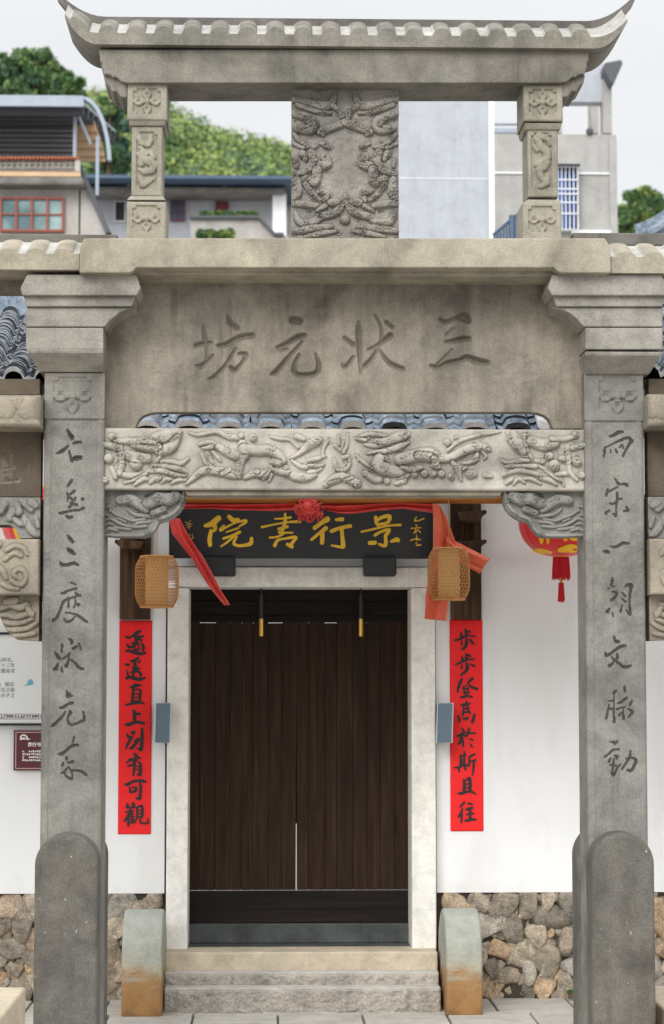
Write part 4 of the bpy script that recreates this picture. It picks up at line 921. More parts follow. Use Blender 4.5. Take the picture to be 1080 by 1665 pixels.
# ------------------------------------------------------------------ name board over the door
YS = 12.50
def tilt(v): z0 = Z(908, YS); return (v[0], v[1] - (v[2] - z0) * .16, v[2])
NB = thing('name_board', (P(490, 908, YS).x, YS, Z(908, YS)), 'black lacquered name board with four gold brush characters over the door', 'name board')
m_ = MB(); m_.pbox(275, 812, 704, 908, YS, YS + .03); obj('board', m_, M['black'], NB, bevel=.004, post=tilt)
for ox, oy, t in ((290, 820, "365,295,22 450,270,38 545,195,38;480,260,34 500,330,26 480,370,14;445,360,24 425,470,30 430,550,28;690,175,28 740,220,30 810,215,24;620,290,12 575,350,24 640,320,15 760,260,13 900,225,18 910,250,18 830,300,13;650,380,10 740,350,13 815,325,13;610,465,15 720,430,17 830,380,22;770,420,15 680,500,15 580,570,13;790,440,15 750,530,20 810,560,20 900,555,22 980,530,28 990,465,22"),
                  (400, 815, "530,180,17 525,300,24 490,390,26;395,245,12 500,240,14 600,225,18;215,355,17 380,320,13 560,290,15 730,280,20;440,380,18 560,350,18;450,420,18 480,450,18;470,430,15 560,430,13 630,430,13;320,495,13 420,485,13 500,450,15;390,600,25 430,530,20 520,510,15 640,490,22 680,500,18 620,570,22;560,585,22 620,615,27"),
                  (490, 815, "180,365,28 270,300,28 350,250,38;140,520,20 250,430,22 330,370,30;285,420,28 280,560,30;470,255,19 550,250,28;405,410,25 530,365,24 660,340,25;545,390,26 555,500,26 565,600,32 540,620,22 410,600,13"),
                  (570, 820, "335,180,22 345,250,24 370,290,19;340,230,22 430,180,24 520,170,28 510,240,24 440,270,19;370,280,18 500,255,18;150,375,16 330,335,15 500,295,15 670,285,17;330,420,21 420,370,19 520,350,24 470,430,22;470,420,22 475,540,26 440,560,24 385,540,15;260,525,27 330,520,27;550,505,19 620,480,30 640,490,28")):
    obj('gold_character', glyph(parse(t, ox, oy, 8.308), YS, .006, .55), M['gold'], NB, post=tilt)
obj('small_inscription', glyph(parse("885,180,8 860,230,8 920,225,8 985,200,8;880,285,8 900,305,6;815,330,8 950,320,6;880,330,6 860,390,8;900,350,8 880,380,8 850,395,6;910,350,6 940,385,8;890,420,6 895,490,8;810,490,8 880,470,8 940,480,8;880,520,6 900,530,6;890,555,10 945,552,10", 570, 820, 8.308), YS, .004, .45), M['gold'], NB, post=tilt)
obj('small_inscription', glyph(parse("95,245,6 130,260,6;170,225,6 130,270,6;110,290,6 190,270,6;150,260,5 150,340,6;120,320,6 180,300,5;130,410,5 120,450,6;150,400,5 160,430,6;190,410,6 200,460,8 170,465,6", 290, 820, 8.308), YS, .004, .45), M['golddim'], NB, post=tilt)
for a in (330, 592):
    m_ = MB(); m_.pbox(a, 905, a + 53, 936, YS - .05, 12.66); obj('board_support', m_, M['blackm'], NB, bevel=.012, seg=3)
# --- red silk swag: one length of silk with rosette and tails
def silk(name, rows, mat, parent, th=.004, base=None):
    """rows: list of (left xyz, right xyz); folded sheet with real thickness"""
    m_ = MB(); nW = 13; fr = []; N = (len(rows) - 1) * 8
    for i in range(N + 1):
        f = i / 8; k = min(int(f), len(rows) - 2); t = f - k; t = t * t * (3 - 2 * t)
        A = Vector(rows[k][0]).lerp(Vector(rows[k + 1][0]), t); B = Vector(rows[k][1]).lerp(Vector(rows[k + 1][1]), t)
        row = []
        for j in range(nW):
            u = j / (nW - 1); p = A.lerp(B, u)
            p.y += .014 * math.sin(u * 9 + i * .12) + .006 * math.sin(u * 21 + i * .3); row.append(p)
        fr.append(row)
    m_.grid([[tuple(p) for p in r] for r in fr])
    o = obj(name, m_, mat, parent, smooth=True, fix=False)
    sm = o.modifiers.new('thickness', 'SOLIDIFY'); sm.thickness = th; return o
YR = 12.36
SW = thing('red_silk_swag', tuple(P(490, 822, YR)), 'red silk swag with a gathered rosette draped along the top of the black name board', 'silk swag')
def q3(px, py, Y=YR): return tuple(P(px, py, Y))
silk('silk_drape', [(q3(292, 817), q3(290, 826)), (q3(340, 818), q3(345, 826)), (q3(390, 818), q3(385, 830)), (q3(440, 818), q3(440, 831)), (q3(480, 818), q3(480, 830))], M['cloth'], SW)
silk('silk_drape', [(q3(522, 818), q3(520, 826)), (q3(548, 818), q3(552, 834)), (q3(585, 818), q3(580, 835)), (q3(612, 818), q3(618, 830)), (q3(650, 818), q3(655, 827)), (q3(705, 822), q3(706, 834))], M['cloth'], SW)
m_ = MB(); c0 = P(502, 829, YR - .02); g = random.Random(3)
for i in range(150):                                   # gathered ruffles of the rosette
    a = g.uniform(0, 6.28); el = g.uniform(-.2, 1.3); rr = g.uniform(.045, .076)
    p = Vector((math.cos(a) * math.cos(el) * rr * 1.08, -math.sin(el) * rr * .8, math.sin(a) * math.cos(el) * rr * .95)) + c0
    b = g.uniform(0, 6.28); u = Vector((math.cos(b), g.uniform(-.5, .5), math.sin(b))) * g.uniform(.012, .02); w_ = Vector((-math.sin(b), -.6, math.cos(b))) * g.uniform(.006, .012)
    m_.tube([p - u, p - u * .3 + w_, p + u * .4 + w_ * .7, p + u], [.003, .006, .006, .002], 5)
m_.lathe([(.02, -.05), (.05, -.035), (.06, 0), (.05, .035), (.02, .05)], c0, 16)
obj('rosette', m_, M['cloth'], SW, smooth=True)
silk('silk_tail', [(q3(274, 846, 12.29), q3(292, 842, 12.29)), (q3(280, 866, 12.28), q3(304, 866, 12.28)), (q3(312, 908, 12.27), q3(326, 900, 12.27)), (q3(338, 950, 12.26), q3(350, 942, 12.26)), (q3(366, 984, 12.25), q3(373, 984, 12.25))], M['cloth'], SW)
silk('silk_tail', [(q3(703, 818, 12.33), q3(716, 822, 12.31)), (q3(706, 850, 12.33), q3(728, 846, 12.31)), (q3(705, 895, 12.34), q3(742, 885, 12.32)), (q3(697, 940, 12.35), q3(738, 935, 12.33)), (q3(692, 975, 12.35), q3(730, 972, 12.33)), (q3(690, 1006, 12.36), q3(726, 1010, 12.34))], M['cloth2'], SW)
silk('silk_tail', [(q3(727, 868, 12.31), q3(724, 890, 12.31)), (q3(742, 880, 12.30), q3(734, 904, 12.30)), (q3(765, 892, 12.29), q3(752, 918, 12.29)), (q3(797, 908, 12.29), q3(780, 933, 12.29))], M['cloth2'], SW)

# ------------------------------------------------------------------ couplet scrolls
SC_L = [(190, 1005, "200,420,18 270,440,24 350,400,16;540,290,15 460,330,36 380,400,26;380,400,22 460,430,26 595,410,20;440,460,30 430,560,34 390,640,30;370,560,18 330,580,13;500,480,20 560,500,18;560,570,17 600,640,24 590,730,22;480,560,13 500,640,13 480,720,16;400,720,22 500,700,16;235,580,10 260,640,26 340,660,18;215,740,22 300,745,28 450,790,30 560,805,28 650,780,17"),
 (190, 1005, "330,970,22 400,960,28 480,900,22;520,970,17 480,1010,13;205,1045,22 265,1055,24;400,1020,26 420,1120,36 380,1140,18;350,1130,15 450,1140,26 530,1140,13;340,1220,24 400,1200,28 470,1200,18 540,1260,24 530,1310,17;220,1180,10 250,1260,18 250,1330,22;370,1230,15 370,1330,26;215,1360,22 300,1335,26 420,1370,30 540,1380,30 640,1340,15"),
 (190, 1100, "300,235,13 370,235,30 450,200,30 540,200,17;400,160,13 400,240,18;375,290,24 360,420,25 350,580,24;390,300,15 480,290,13 530,330,24 520,450,25 510,590,22;390,390,10 500,390,10;390,470,10 490,470,10;380,550,15 480,560,17;215,640,20 330,615,22 450,590,24 560,590,20 625,630,13"),
 (190, 1100, "370,760,13 395,800,32 400,900,32 400,1030,30;420,850,22 520,840,22;175,1080,10 260,1085,31 380,1045,26 470,1030,26 600,1055,27"),
 (190, 1170, "230,340,18 260,390,24;330,290,22 390,290,27 370,340,18;270,400,22 340,400,24;310,420,22 290,480,24 240,560,25 205,660,13;390,500,13 470,440,18 500,450,18 430,540,27 340,640,28 300,650,18;570,210,22 570,400,30 555,600,31 540,680,31 460,650,10"),
 (190, 1170, "375,765,13 440,830,31 400,920,36 300,900,22 230,980,15;530,870,15 430,850,31;240,1050,13 390,1020,27;400,950,27 395,1080,24 370,1260,18;480,950,13 530,1000,24 535,1120,27 520,1240,31 470,1240,15;420,1060,10 500,1060,12;430,1130,10 500,1130,13"),
 (190, 1250, "170,345,10 240,355,29 350,295,26 500,265,24 600,280,26 660,300,13;290,430,17 300,530,18;310,440,8 430,420,20 420,500,24 330,530,20;520,310,17 540,400,26 530,560,26 510,670,31 430,660,12"),
 (190, 1250, "230,800,20 260,870,25 205,850,8;370,780,25 360,870,22 410,820,12;210,880,11 420,880,11;205,980,18 270,960,14;290,940,16 370,950,16;310,900,11 290,1020,30 180,1170,20;260,1040,18 260,1280,22;350,1000,14 350,1180,22;270,1100,11 400,1080,12;270,1170,11 400,1150,12;260,1230,11 410,1210,16;440,880,14 560,840,24 580,960,25 570,1080,24;460,880,18 460,1100,22;470,950,11 570,940,11;470,1020,11 560,1010,11;470,1090,14 560,1080,14;450,1120,14 400,1220,12;540,1110,16 530,1210,18 620,1235,16 700,1220,20 700,1130,11")]
SC_R = [(730, 1005, "370,240,10 390,330,26 390,410,22;400,300,22 480,310,17;270,320,13 290,400,26 300,430,18;140,500,17 230,480,22 340,430,22 450,395,13 580,415,18;290,530,15 285,600,17;400,450,13 400,570,32 360,660,26 280,720,13;470,480,17 520,540,26 575,590,12"),
 (730, 1005, "390,800,13 400,900,26 390,930,18;420,830,22 490,860,18;300,880,15 310,960,24;150,1050,13 230,1020,20 330,970,22 450,930,17 570,930,15;295,1070,15 290,1130,18;390,1010,15 420,1090,31 390,1190,26 270,1290,15;480,1030,15 580,1085,20"),
 (730, 1090, "300,190,15 270,250,26 220,380,24 200,490,15;540,180,22 490,220,26 430,280,13;440,300,15 500,370,24 640,420,22;320,370,12 400,340,12;320,410,17 440,410,17;340,420,16 350,510,18;430,420,16 430,500,18;350,500,12 450,500,17;390,520,14 380,570,14;265,610,13 330,600,24 420,575,18 520,600,20"),
 (730, 1090, "390,690,10 410,750,27;275,785,15 380,770,27 480,750,13;330,800,12 340,870,17 430,840,17 420,790,15;300,1020,16 330,960,24 330,890,12;330,960,14 450,930,18 480,970,14;440,850,16 450,950,20;210,1030,17 235,1100,22 240,1160,17;320,1090,16 380,1080,11 430,1070,18 390,1120,16;580,990,20 560,1080,26 530,1170,26"),
 (730, 1170, "300,200,13 340,270,20;185,380,15 270,340,22 370,290,18;290,330,31 280,470,31 220,550,18;310,430,18 330,600,18;460,190,15 440,290,27 390,370,20 330,350,13;450,300,15 600,310,18;480,440,17 540,470,15;490,560,17 530,620,15"),
 (730, 1170, "345,720,12 360,790,18;250,820,15 380,800,17;275,840,20 270,1030,24;350,830,18 345,1010,22;280,920,11 350,910,11;280,980,11 350,975,11;120,1085,10 220,1080,22 330,1030,20 450,1040,22;230,1090,18 235,1180,15;360,1070,18 380,1130,18;580,780,20 480,830,20;460,850,17 470,960,20 440,1040,15;470,950,15 610,910,17;560,950,22 560,1080,22 535,1260,12"),
 (730, 1250, "340,260,22 350,400,27 340,520,24;380,270,15 460,210,27 480,300,31 480,510,27;370,350,13 450,340,13;370,430,13 450,430,13;215,560,17 300,550,27 420,515,22 520,520,22 600,570,15"),
 (730, 1250, "350,760,20 260,860,18;310,900,15 260,1030,24 210,1090,12;290,1010,22 285,1210,18;430,780,15 520,800,22;390,920,18 470,900,27 540,880,17;480,920,24 480,1150,26;400,1030,15 470,1020,18 560,1010,15;375,1170,20 440,1165,27 520,1140,24 610,1150,18")]
YP = 12.694
for a, b, t, u, sc, lab in ((193, 246.5, 1009, 1356.5, SC_L, 'red paper scroll with eight black brush characters on the wall left of the door'), (732, 785.5, 1007.5, 1351.5, SC_R, 'red paper scroll with eight black brush characters on the wall right of the door')):
    s_ = thing('couplet_scroll', tuple(P((a + b) / 2, u, YP)), lab, 'scroll', 'red couplet scrolls beside the door')
    rel = Relief(a, t, b, u, YP, 2.5); rel.noise(.0012, 9, 4); rel.build('paper', M['paper'], s_, YP + .003)
    for ox, oy, st in sc: obj('brush_character', glyph(parse(st, ox, oy, 13.87, 1.27), YP - .0022, .0018, .5), M['ink2'], s_)
# ------------------------------------------------------------------ lamps
for a, b, y0, y1, lab in ((252.5, 275.5, 1143.5, 1207.5, 'blue grey wall lamp between the left scroll and the door jamb'), (711, 734.5, 1143.5, 1207.5, 'blue grey wall lamp between the door jamb and the right scroll')):
    L_ = thing('wall_lamp', tuple(P((a + b) / 2, y1, 12.69)), lab, 'wall lamp', 'wall lamps beside the door'); sh = 1.6
    ff = MB(); ff.pprism([(a + sh, y0), (b + sh, y0), (b - sh * .2, y1), (a - sh * .2, y1)], 12.495, 12.51); obj('lamp_face', ff, M['lamp'], L_, bevel=.002)
    ff = MB(); ff.pprism([(a + sh - 1.6, y0 - .6), (b + sh + 1.8, y0 - .6), (b - sh * .2 + 1.8, y1 + .6), (a - sh * .2 - 1.6, y1 + .6)], 12.5105, 12.522); obj('lamp_rim', ff, M['lampedge'], L_, bevel=.002)
    ff = MB(); ff.pprism([(a + sh + 1.2, y0 + 1), (b + sh - .6, y0 + 1), (b - .9, y1 - 1), (a + .5, y1 - 1)], 12.5225, 12.699); obj('lamp_body', ff, M['steeldark'], L_, bevel=.002)
for px, lab in ((425, 'slim black and brass pendant spot hanging before the left door leaf'), (587, 'slim black and brass pendant spot hanging before the right door leaf')):
    Yd = 12.80; L_ = thing('pendant_spot', tuple(P(px, 1034, Yd)), lab, 'pendant spot', 'pendant spots above the door'); p = P(px, 1000, Yd)
    m_ = MB(); m_.lathe([(.016, Z(1006, Yd) - p.z), (.016, Z(968, Yd) - p.z), (.006, Z(967, Yd) - p.z), (.006, Z(954.6, Yd) - p.z)], p, 16); obj('tube', m_, M['blackm'], L_, smooth=False)
    m_ = MB(); m_.lathe([(.012, Z(1035, Yd) - p.z), (.0145, Z(1034, Yd) - p.z), (.0145, Z(1006.3, Yd) - p.z), (.01, Z(1006.2, Yd) - p.z)], p, 16); obj('brass_sleeve', m_, M['brass'], L_)
# --- woven bamboo lanterns
def bamboo(cx, y0, y1, lab, rx=35.0, cordtop=800, Yl=12.28):
    k = Yl / F; c = P(cx, (y0 + y1) / 2, Yl); hh = (y1 - y0) / 2 * k; r = rx * k
    T = thing('bamboo_lantern', (c.x, c.y, c.z - hh), lab, 'bamboo lantern', 'bamboo lanterns by the door')
    def rad(t): t = abs(t); return r * (1 - .26 * max(0, (t - .45) / .55) ** 2.0)
    m_ = MB()
    N = 36
    for sgn in (1, -1):
        for i in range(N):
            pts = []
            for q in range(13):
                t = -1 + q / 6; a = 2 * math.pi * i / N + sgn * t * .62; rr = rad(t) + (.0008 * sgn)
                pts.append((c.x + rr * math.cos(a), c.y + rr * math.sin(a), c.z + t * hh))
            m_.tube(pts, .0016, 4)
    for q in range(15):
        t = -.93 + q * .133; rr = rad(t)
        m_.tube([(c.x + rr * math.cos(a), c.y + rr * math.sin(a), c.z + t * hh) for a in np.linspace(0, 2 * math.pi, 33)], .0016, 4, cap=False)
    obj('woven_shade', m_, M['rush'], T, smooth=True)
    m_ = MB(); ri = r * .53; m_.lathe([(ri * .96, -hh * .99), (ri, -hh * .9), (ri, hh * .9), (ri * .96, hh * .99)], c, 28); obj('inner_cylinder', m_, M['core'], T, smooth=True)
    for t in (-1, 1):
        m_ = MB(); rr = rad(1) * 1.02; m_.tube([(c.x + rr * math.cos(a), c.y + rr * math.sin(a), c.z + t * hh) for a in np.linspace(0, 2 * math.pi, 33)], .005, 6, cap=False)
        m_.lathe([(rr * .3, t * hh - .002), (rr * .99, t * hh - .002), (rr * .99, t * hh + .002), (rr * .3, t * hh + .002)], c, 28)
        obj('rim', m_, M['rush'], T, smooth=False)
    m_ = MB(); m_.tube([(c.x, c.y, c.z + hh), (c.x, c.y, Z(cordtop, Yl))], .0022, 6); obj('cord', m_, M['golddim'], T)
bamboo(255, 905, 987, 'woven bamboo lantern hanging left of the door beside the slanting red silk tail', cordtop=796)
bamboo(730, 892, 975, 'woven bamboo lantern hanging right of the door before the orange silk tail', 34, cordtop=796)
# --- red silk lanterns
def red_lantern(cx, lab):
    Yl = 12.3; k = Yl / F; c = P(cx, 850, Yl); rx = 69 * k; rz = 56 * k
    T = thing('red_lantern', (c.x, c.y, c.z - rz), lab, 'red lantern', 'round red lanterns under the eaves')
    m_ = MB(); prof = [(max(.01, rx * math.cos(t) ** .85), rz * math.sin(t)) for t in np.linspace(-1.42, 1.42, 26)]
    m_.lathe(prof, c, 96, lobes=24, amp=-.02); obj('silk_body', m_, M['lantern'], T, smooth=True)
    def decal(name, txt, ox=0, oy=0, s=1):
        mb = glyph([[(a, b, r) for a, b, r in st] for st in parse(txt, ox, oy, s)], Yl, .003, .9)
        vs = []
        for (x, y, z) in mb.v:
            tt = max(-1.42, min(1.42, math.asin(max(-1, min(1, (z - c.z) / rz))))); rr = rx * math.cos(tt) ** .85
            dd = rr * rr - (x - c.x) ** 2; vs.append((x, c.y - math.sqrt(max(dd, 1e-5)) - (.003 if abs(y - Yl + .003) < 1e-9 else 0), z))
        mb.v = vs; mb.f = [f for f in mb.f]; 
        obj(name, mb, M['yellow'], T)
    d = cx - 912
    decal('gold_character', "350,290,40 370,380,34 380,460,16;370,370,26 440,390,22 460,460,16", 830 + d, 830, 8.308)
    decal('gold_character', "540,360,28 600,370,30;600,345,24 680,350,28 680,425,26;740,360,26 760,410,24 840,420,22 900,400,30;800,380,20 870,370,20;640,300,24 700,290,26;820,300,30 890,320,26", 830 + d, 830, 8.308)
    decal('gold_flower', "320,545,16 400,555,24 520,585,14;440,590,14 360,560,14", 830 + d, 830, 8.308)
    decal('gold_flower', "620,555,24 700,520,26;700,560,24 780,560,26;720,510,22 800,510,24 870,530,18;640,575,12 850,570,12", 830 + d, 830, 8.308)
    zt = Z(904, Yl)
    m_ = MB(); m_.lathe([(.048, zt - c.z - .004), (.05, zt - c.z + .014), (.045, zt - c.z + .022)], c, 28); obj('gold_ring', m_, M['gold'], T)
    m_ = MB(); g = random.Random(1)
    for i in range(90):
        a = 2 * math.pi * i / 90; r0 = .040 + g.uniform(-.008, .004); z1 = Z(940, Yl) + g.uniform(-.012, .012); r1 = r0 * 1.18
        m_.tube([(c.x + r0 * math.cos(a), c.y + r0 * math.sin(a), zt), (c.x + r1 * math.cos(a), c.y + r1 * math.sin(a), z1)], .0028, 4)
    obj('fringe', m_, M['tassel'], T)
    m_ = MB(); xk = c.x + .0
    m_.tube([(xk, c.y, zt), (xk, c.y, Z(948, Yl))], .002, 5); m_.lathe([(.003, Z(948, Yl) - c.z), (.01, Z(945, Yl) - c.z), (.004, Z(941, Yl) - c.z)], c, 12); obj('gold_bead', m_, M['gold'], T)
    m_ = MB()
    for i in range(40):
        a = 2 * math.pi * i * .382; r0 = .013 * math.sqrt((i + .5) / 40); z1 = Z(977, Yl) + g.uniform(-.008, .006)
        m_.tube([(c.x + r0 * math.cos(a), c.y + r0 * math.sin(a), Z(947, Yl)), (c.x + r0 * 1.5 * math.cos(a), c.y + r0 * 1.5 * math.sin(a), z1)], .0026, 4)
    obj('tassel', m_, M['tassel'], T)
    m_ = MB(); m_.tube([(c.x, c.y, c.z + rz * .95), (c.x, c.y, 2.98)], .003, 6); m_.lathe([(.05, rz - .02), (.05, rz + .012)], c, 24); obj('hanger', m_, M['gold'], T)
red_lantern(912, 'round red silk lantern with gold print and tassel, half hidden by the right cloud bracket')
red_lantern(72, 'red silk lantern almost hidden behind the left side bay, only its gold edge showing')
# ------------------------------------------------------------------ notice boards
def text(body, px, py, h, Y, mat, name, parent, bold=0.0):
    cu = bpy.data.curves.new('t', 'FONT'); cu.body = body; cu.size = h * Y / F; cu.extrude = .0004; cu.offset = bold
    o = bpy.data.objects.new('t', cu); COL.objects.link(o); dg = bpy.context.evaluated_depsgraph_get(); dg.update()
    me = bpy.data.meshes.new_from_object(o.evaluated_get(dg)); bpy.data.objects.remove(o); p = P(px, py, Y); L = ORG[parent]
    for v in me.vertices: x, y, z = v.co; v.co = (p.x + x - L.x, Y - z - L.y, p.z + y - L.z)
    me.materials.clear(); return link(name, me, parent, None, mat)
YN = 12.67
NO = thing('notice_board', tuple(P(0, 1180, YN)), 'large white printed notice board with a teal hill mark behind the left pillar', 'notice board')
m_ = MB(); m_.pbox(-150, 1032, 100, 1176, YN, YN + .02); obj('panel', m_, M['white'], NO)
m_ = MB(); m_.pbox(-152, 1176.3, 102, 1180, YN - .012, YN + .025); m_.pbox(-152, 1028, 102, 1031.7, YN - .012, YN + .025); m_.pbox(-156, 1028, -152.2, 1180, YN - .012, YN + .025); m_.pbox(102.2, 1028, 106, 1180, YN - .012, YN + .025); obj('frame', m_, M['blackm'], NO)
m_ = MB(); sc = random.Random(4); x = -150
m_.pbox(-150, 1161, 100, 1161.8, YN - .001, YN); m_.pbox(-150, 1168.6, 100, 1169.6, YN - .001, YN)
while x < 99:
    m_.pbox(x, 1162.6, x + 1.5, 1167.8, YN - .001, YN); m_.pbox(x + 1.6, 1163 + sc.choice((0, 2, 4)), x + 4.2, 1164.2 + sc.choice((0, 2)), YN - .0012, YN); x += 4.6
obj('border_pattern', m_, M['plum'], NO)
m_ = MB(); m_.pprism([(38, 1116), (44, 1112), (46, 1106), (50, 1103.5), (53, 1106), (55, 1112), (50, 1114), (44, 1114.5)], YN - .001, YN); obj('hill_mark', m_, M['teal'], NO)
for s, y in (('山邱北,', 1075.5), ('三十二年', 1084.5), ('夫嘉县试', 1093.5)): text(s, 24 - 7.6 * len(s) + (2 if ',' in s else 0), y, 7.6, YN - .001, M['grey'], 'printed_line', NO)
for s, y in (('始   朝廷', 1115.5), ('字百正街', 1124.5), ('朱夫子之', 1133.5)): text(s, 24 - 7.6 * 4, y, 7.6, YN - .001, M['grey'], 'printed_line', NO)
PQ = thing('wall_plaque', tuple(P(66, 1253, YN)), 'dark maroon plaque with white lettering under the notice board beside the left pillar', 'plaque')
m_ = MB(); m_.pbox(22, 1187.5, 118, 1253, YN, YN + .015); obj('plate', m_, M['maroon'], PQ, bevel=.002)
m_ = MB()
for a in ((25, 1190.2, 115, 1191.4), (25, 1249, 115, 1250.2)): m_.pbox(*a, YN - .001, YN)
m_.pbox(25, 1191.5, 26.3, 1248.9, YN - .001, YN); m_.pbox(113.7, 1191.5, 115, 1248.9, YN - .001, YN); obj('border_line', m_, M['pink'], PQ)
obj('emblem', glyph(parse("34,1202,1.6 34,1197.5,1.2 38,1195.2,1.2 42,1196.5,1.2 44.5,1200,1.2;34,1202,1 40,1199,.7;36,1201.5,.9 48,1202,.9", 0, 0, 1), YN, .001, .35), M['paper_white'], PQ)
text('景行书院', 45, 1213.5, 7.2, YN - .001, M['paper_white'], 'title', PQ, .0008)
for y in (1222, 1226.7, 1231.4, 1236.1):
    st = []
    for i in range(9):
        if y in (1222, 1231.4) and i in (1, 2): continue
        st += scribble(37.6 + 3.4 * i, y, 2.8, 3.0, 5, int(y) * 10 + i, .38)
    obj('printed_line', glyph(st, YN, .0008, .35), M['paper_white'], PQ)
# ------------------------------------------------------------------ buildings behind
def win(parent, px0, py0, px1, py1, Y, nx, ny, frame, glassm, fw=1.2, name='window', d=.08):
    w = MB(); w.pbox(px0, py0, px1, py0 + fw, Y - d, Y); w.pbox(px0, py1 - fw, px1, py1, Y - d, Y)
    for i in range(nx + 1):
        x = px0 + (px1 - px0 - fw) * i / nx; w.pbox(x, py0 + fw, x + fw, py1 - fw, Y - d, Y)
    for j in range(1, ny):
        y = py0 + (py1 - py0) * j / ny; w.pbox(px0 + fw, y - fw * .35, px1 - fw, y + fw * .35, Y - d * .8, Y - .005)
    o = obj(name, w, frame, parent)
    g = MB(); g.pbox(px0 + fw * .5, py0 + fw * .5, px1 - fw * .5, py1 - fw * .5, Y - d * .45, Y + .01); obj('pane', g, glassm, o); return o
# left: house with balcony and sheet metal awning
Y1 = 30.0
B = thing('balcony_house', tuple(P(60, 1300, Y1).xy) + (0,), 'grey rendered house with red window frames and a steel awning over its balcony', 'house')
m_ = MB(); m_.box(X(-260, Y1, 330), X(128, Y1, 330), Y1, Y1 + 9, 0, Z(300, Y1, 60)); obj('wall', m_, M['cream'], B)
m_ = MB()                                              # stair flank running back and down on the right
xa, xb = X(128.5, Y1, 330), X(172, Y1, 330); zt_ = Z(284, Y1, 128)
m_.prism([(xa, 0), (xb + .05, 0), (xb, Z(379, Y1, 170)), (xa + .02, zt_)], Y1 + .02, Y1 + 6); obj('flank_wall', m_, M['cream'], B)
m_ = MB(); m_.prism([(xa, zt_ + .002), (xb, Z(379, Y1, 170) + .002), (xb + .08, Z(379, Y1, 170) + .002), (xa + .02, zt_ + .14), (xa, zt_ + .14)], Y1 - .05, Y1 + .25); obj('flank_coping', m_, M['steeldark'], B)
m_ = MB(); m_.box(X(-260, Y1 - .3, 330), X(135, Y1 - .3, 330), Y1 - .3, Y1 + 1.2, Z(300, Y1 - .3, 60), Z(287, Y1 - .3, 60)); obj('ledge', m_, M['concrete'], B, bevel=.03)
m_ = MB(); m_.box(X(-260, Y1 - .2, 330), X(130, Y1 - .2, 330), Y1 - .2, Y1 - .05, Z(286.5, Y1 - .2, 60), Z(279, Y1 - .2, 60)); obj('parapet_base', m_, M['tan'], B)
m_ = MB(); yb1 = Y1 - .18; px = -260
while px < 122:
    m_.pbox(px, 258.5, px + 1.2, 278.5, yb1, yb1 + .1); m_.pbox(px + 1.3, 265, px + 9.5, 266.2, yb1 + .02, yb1 + .1); m_.pbox(px + 1.3, 271.5, px + 9.5, 272.7, yb1 + .02, yb1 + .1)
    m_.pbox(px + 4.6, 258.6, px + 6, 264.8, yb1 + .02, yb1 + .1); m_.pbox(px + 4.6, 272.8, px + 6, 278.4, yb1 + .02, yb1 + .1); m_.pbox(px + 2.6, 266.4, px + 3.6, 271.3, yb1 + .02, yb1 + .1); m_.pbox(px + 7.2, 266.4, px + 8.2, 271.3, yb1 + .02, yb1 + .1)
    px += 9.6
m_.pbox(122, 258.5, 130, 278.5, yb1 - .02, yb1 + .12); obj('breeze_block_parapet', m_, M['cream'], B)
m_ = MB(); px = -260
while px < 130: m_.pbox(px, 253.5, px + 5.6, 258.2, yb1 - .06, yb1 + .16); px += 6
obj('coping', m_, M['orange'], B, bevel=.03)
m_ = MB(); m_.box(X(-260, Y1 + 3, 270), X(123, Y1 + 3, 270), Y1 + 3, Y1 + 3.2, Z(300, Y1), Z(196, Y1 + 3, 60)); obj('rear_wall', m_, M['tan'], B)
m_ = MB()
for q in range(7): m_.box(X(-260, Y1 + 2.9, 270), X(123, Y1 + 2.9, 270), Y1 + 2.9, Y1 + 2.999, Z(206 + 8 * q, Y1 + 2.9, 60), Z(202.5 + 8 * q, Y1 + 2.9, 60))
obj('rear_battens', m_, M['steel'], B)
win(B, -130, 320, -26, 376, Y1, 4, 2, M['redwood'], M['glass'], 3.5); win(B, -1, 320, 104, 376, Y1, 4, 2, M['redwood'], M['glass'], 3.5)
# awning: sheet on rafters, sloping down to the back, with a drop panel at the right end
yf, yr = Y1 - .35, Y1 + 6.2; xa, xb = X(-260, yf, 170), X(134, yf, 170); zf, zr = Z(167, yf, 60), Z(214, yr, 60)
m_ = MB(); n = 24
for i in range(n):
    t0, t1 = i / n, (i + 1) / n - .002
    y0, y1 = yf + (yr - yf) * t0, yf + (yr - yf) * t1; z0, z1 = zf + (zr - zf) * t0, zf + (zr - zf) * t1
    m_.prismx([(y0, z0), (y1, z1), (y1, z1 + .03), (y0, z0 + .03)], xa, xb)
obj('awning_sheet', m_, M['steel'], B)
m_ = MB()
for t in np.linspace(.03, .97, 8): y = yf + (yr - yf) * t; z = zf + (zr - zf) * t; m_.box(xa, xb, y - .05, y + .05, z - .16, z - .005)
obj('awning_purlins', m_, M['steeldark'], B)
m_ = MB(); m_.box(xa, xb + .02, yf - .06, yf - .001, zf - .06, zf + .09); obj('awning_fascia', m_, M['steel'], B)
m_ = MB(); rows = []
for i in range(9):
    t = i / 8; x = xb + (X(176, yf, 265) - xb) * math.sin(t * 1.45) ** 1.0 * .98; z = zf + .05 + (Z(266, yf, 170) - zf) * (1 - math.cos(t * 1.5)) / .93
    rows.append([(x, yf, z), (x, yf + .1, z - .01)])
m_.grid(rows); o = obj('awning_side', m_, M['steel'], B, fix=False); sm = o.modifiers.new('thickness', 'SOLIDIFY'); sm.thickness = .05
m_ = MB()
m_ = MB(); m_.pprism([(124, 176), (138, 172), (152, 192), (164, 226), (172, 262), (124, 262)], yf + 2.2, yf + 2.25)
for q in range(6): m_.pbox(124, 186 + 13 * q, (146, 153, 158, 163, 167, 170)[q], 188 + 13 * q, yf + 2.15, yf + 2.199)
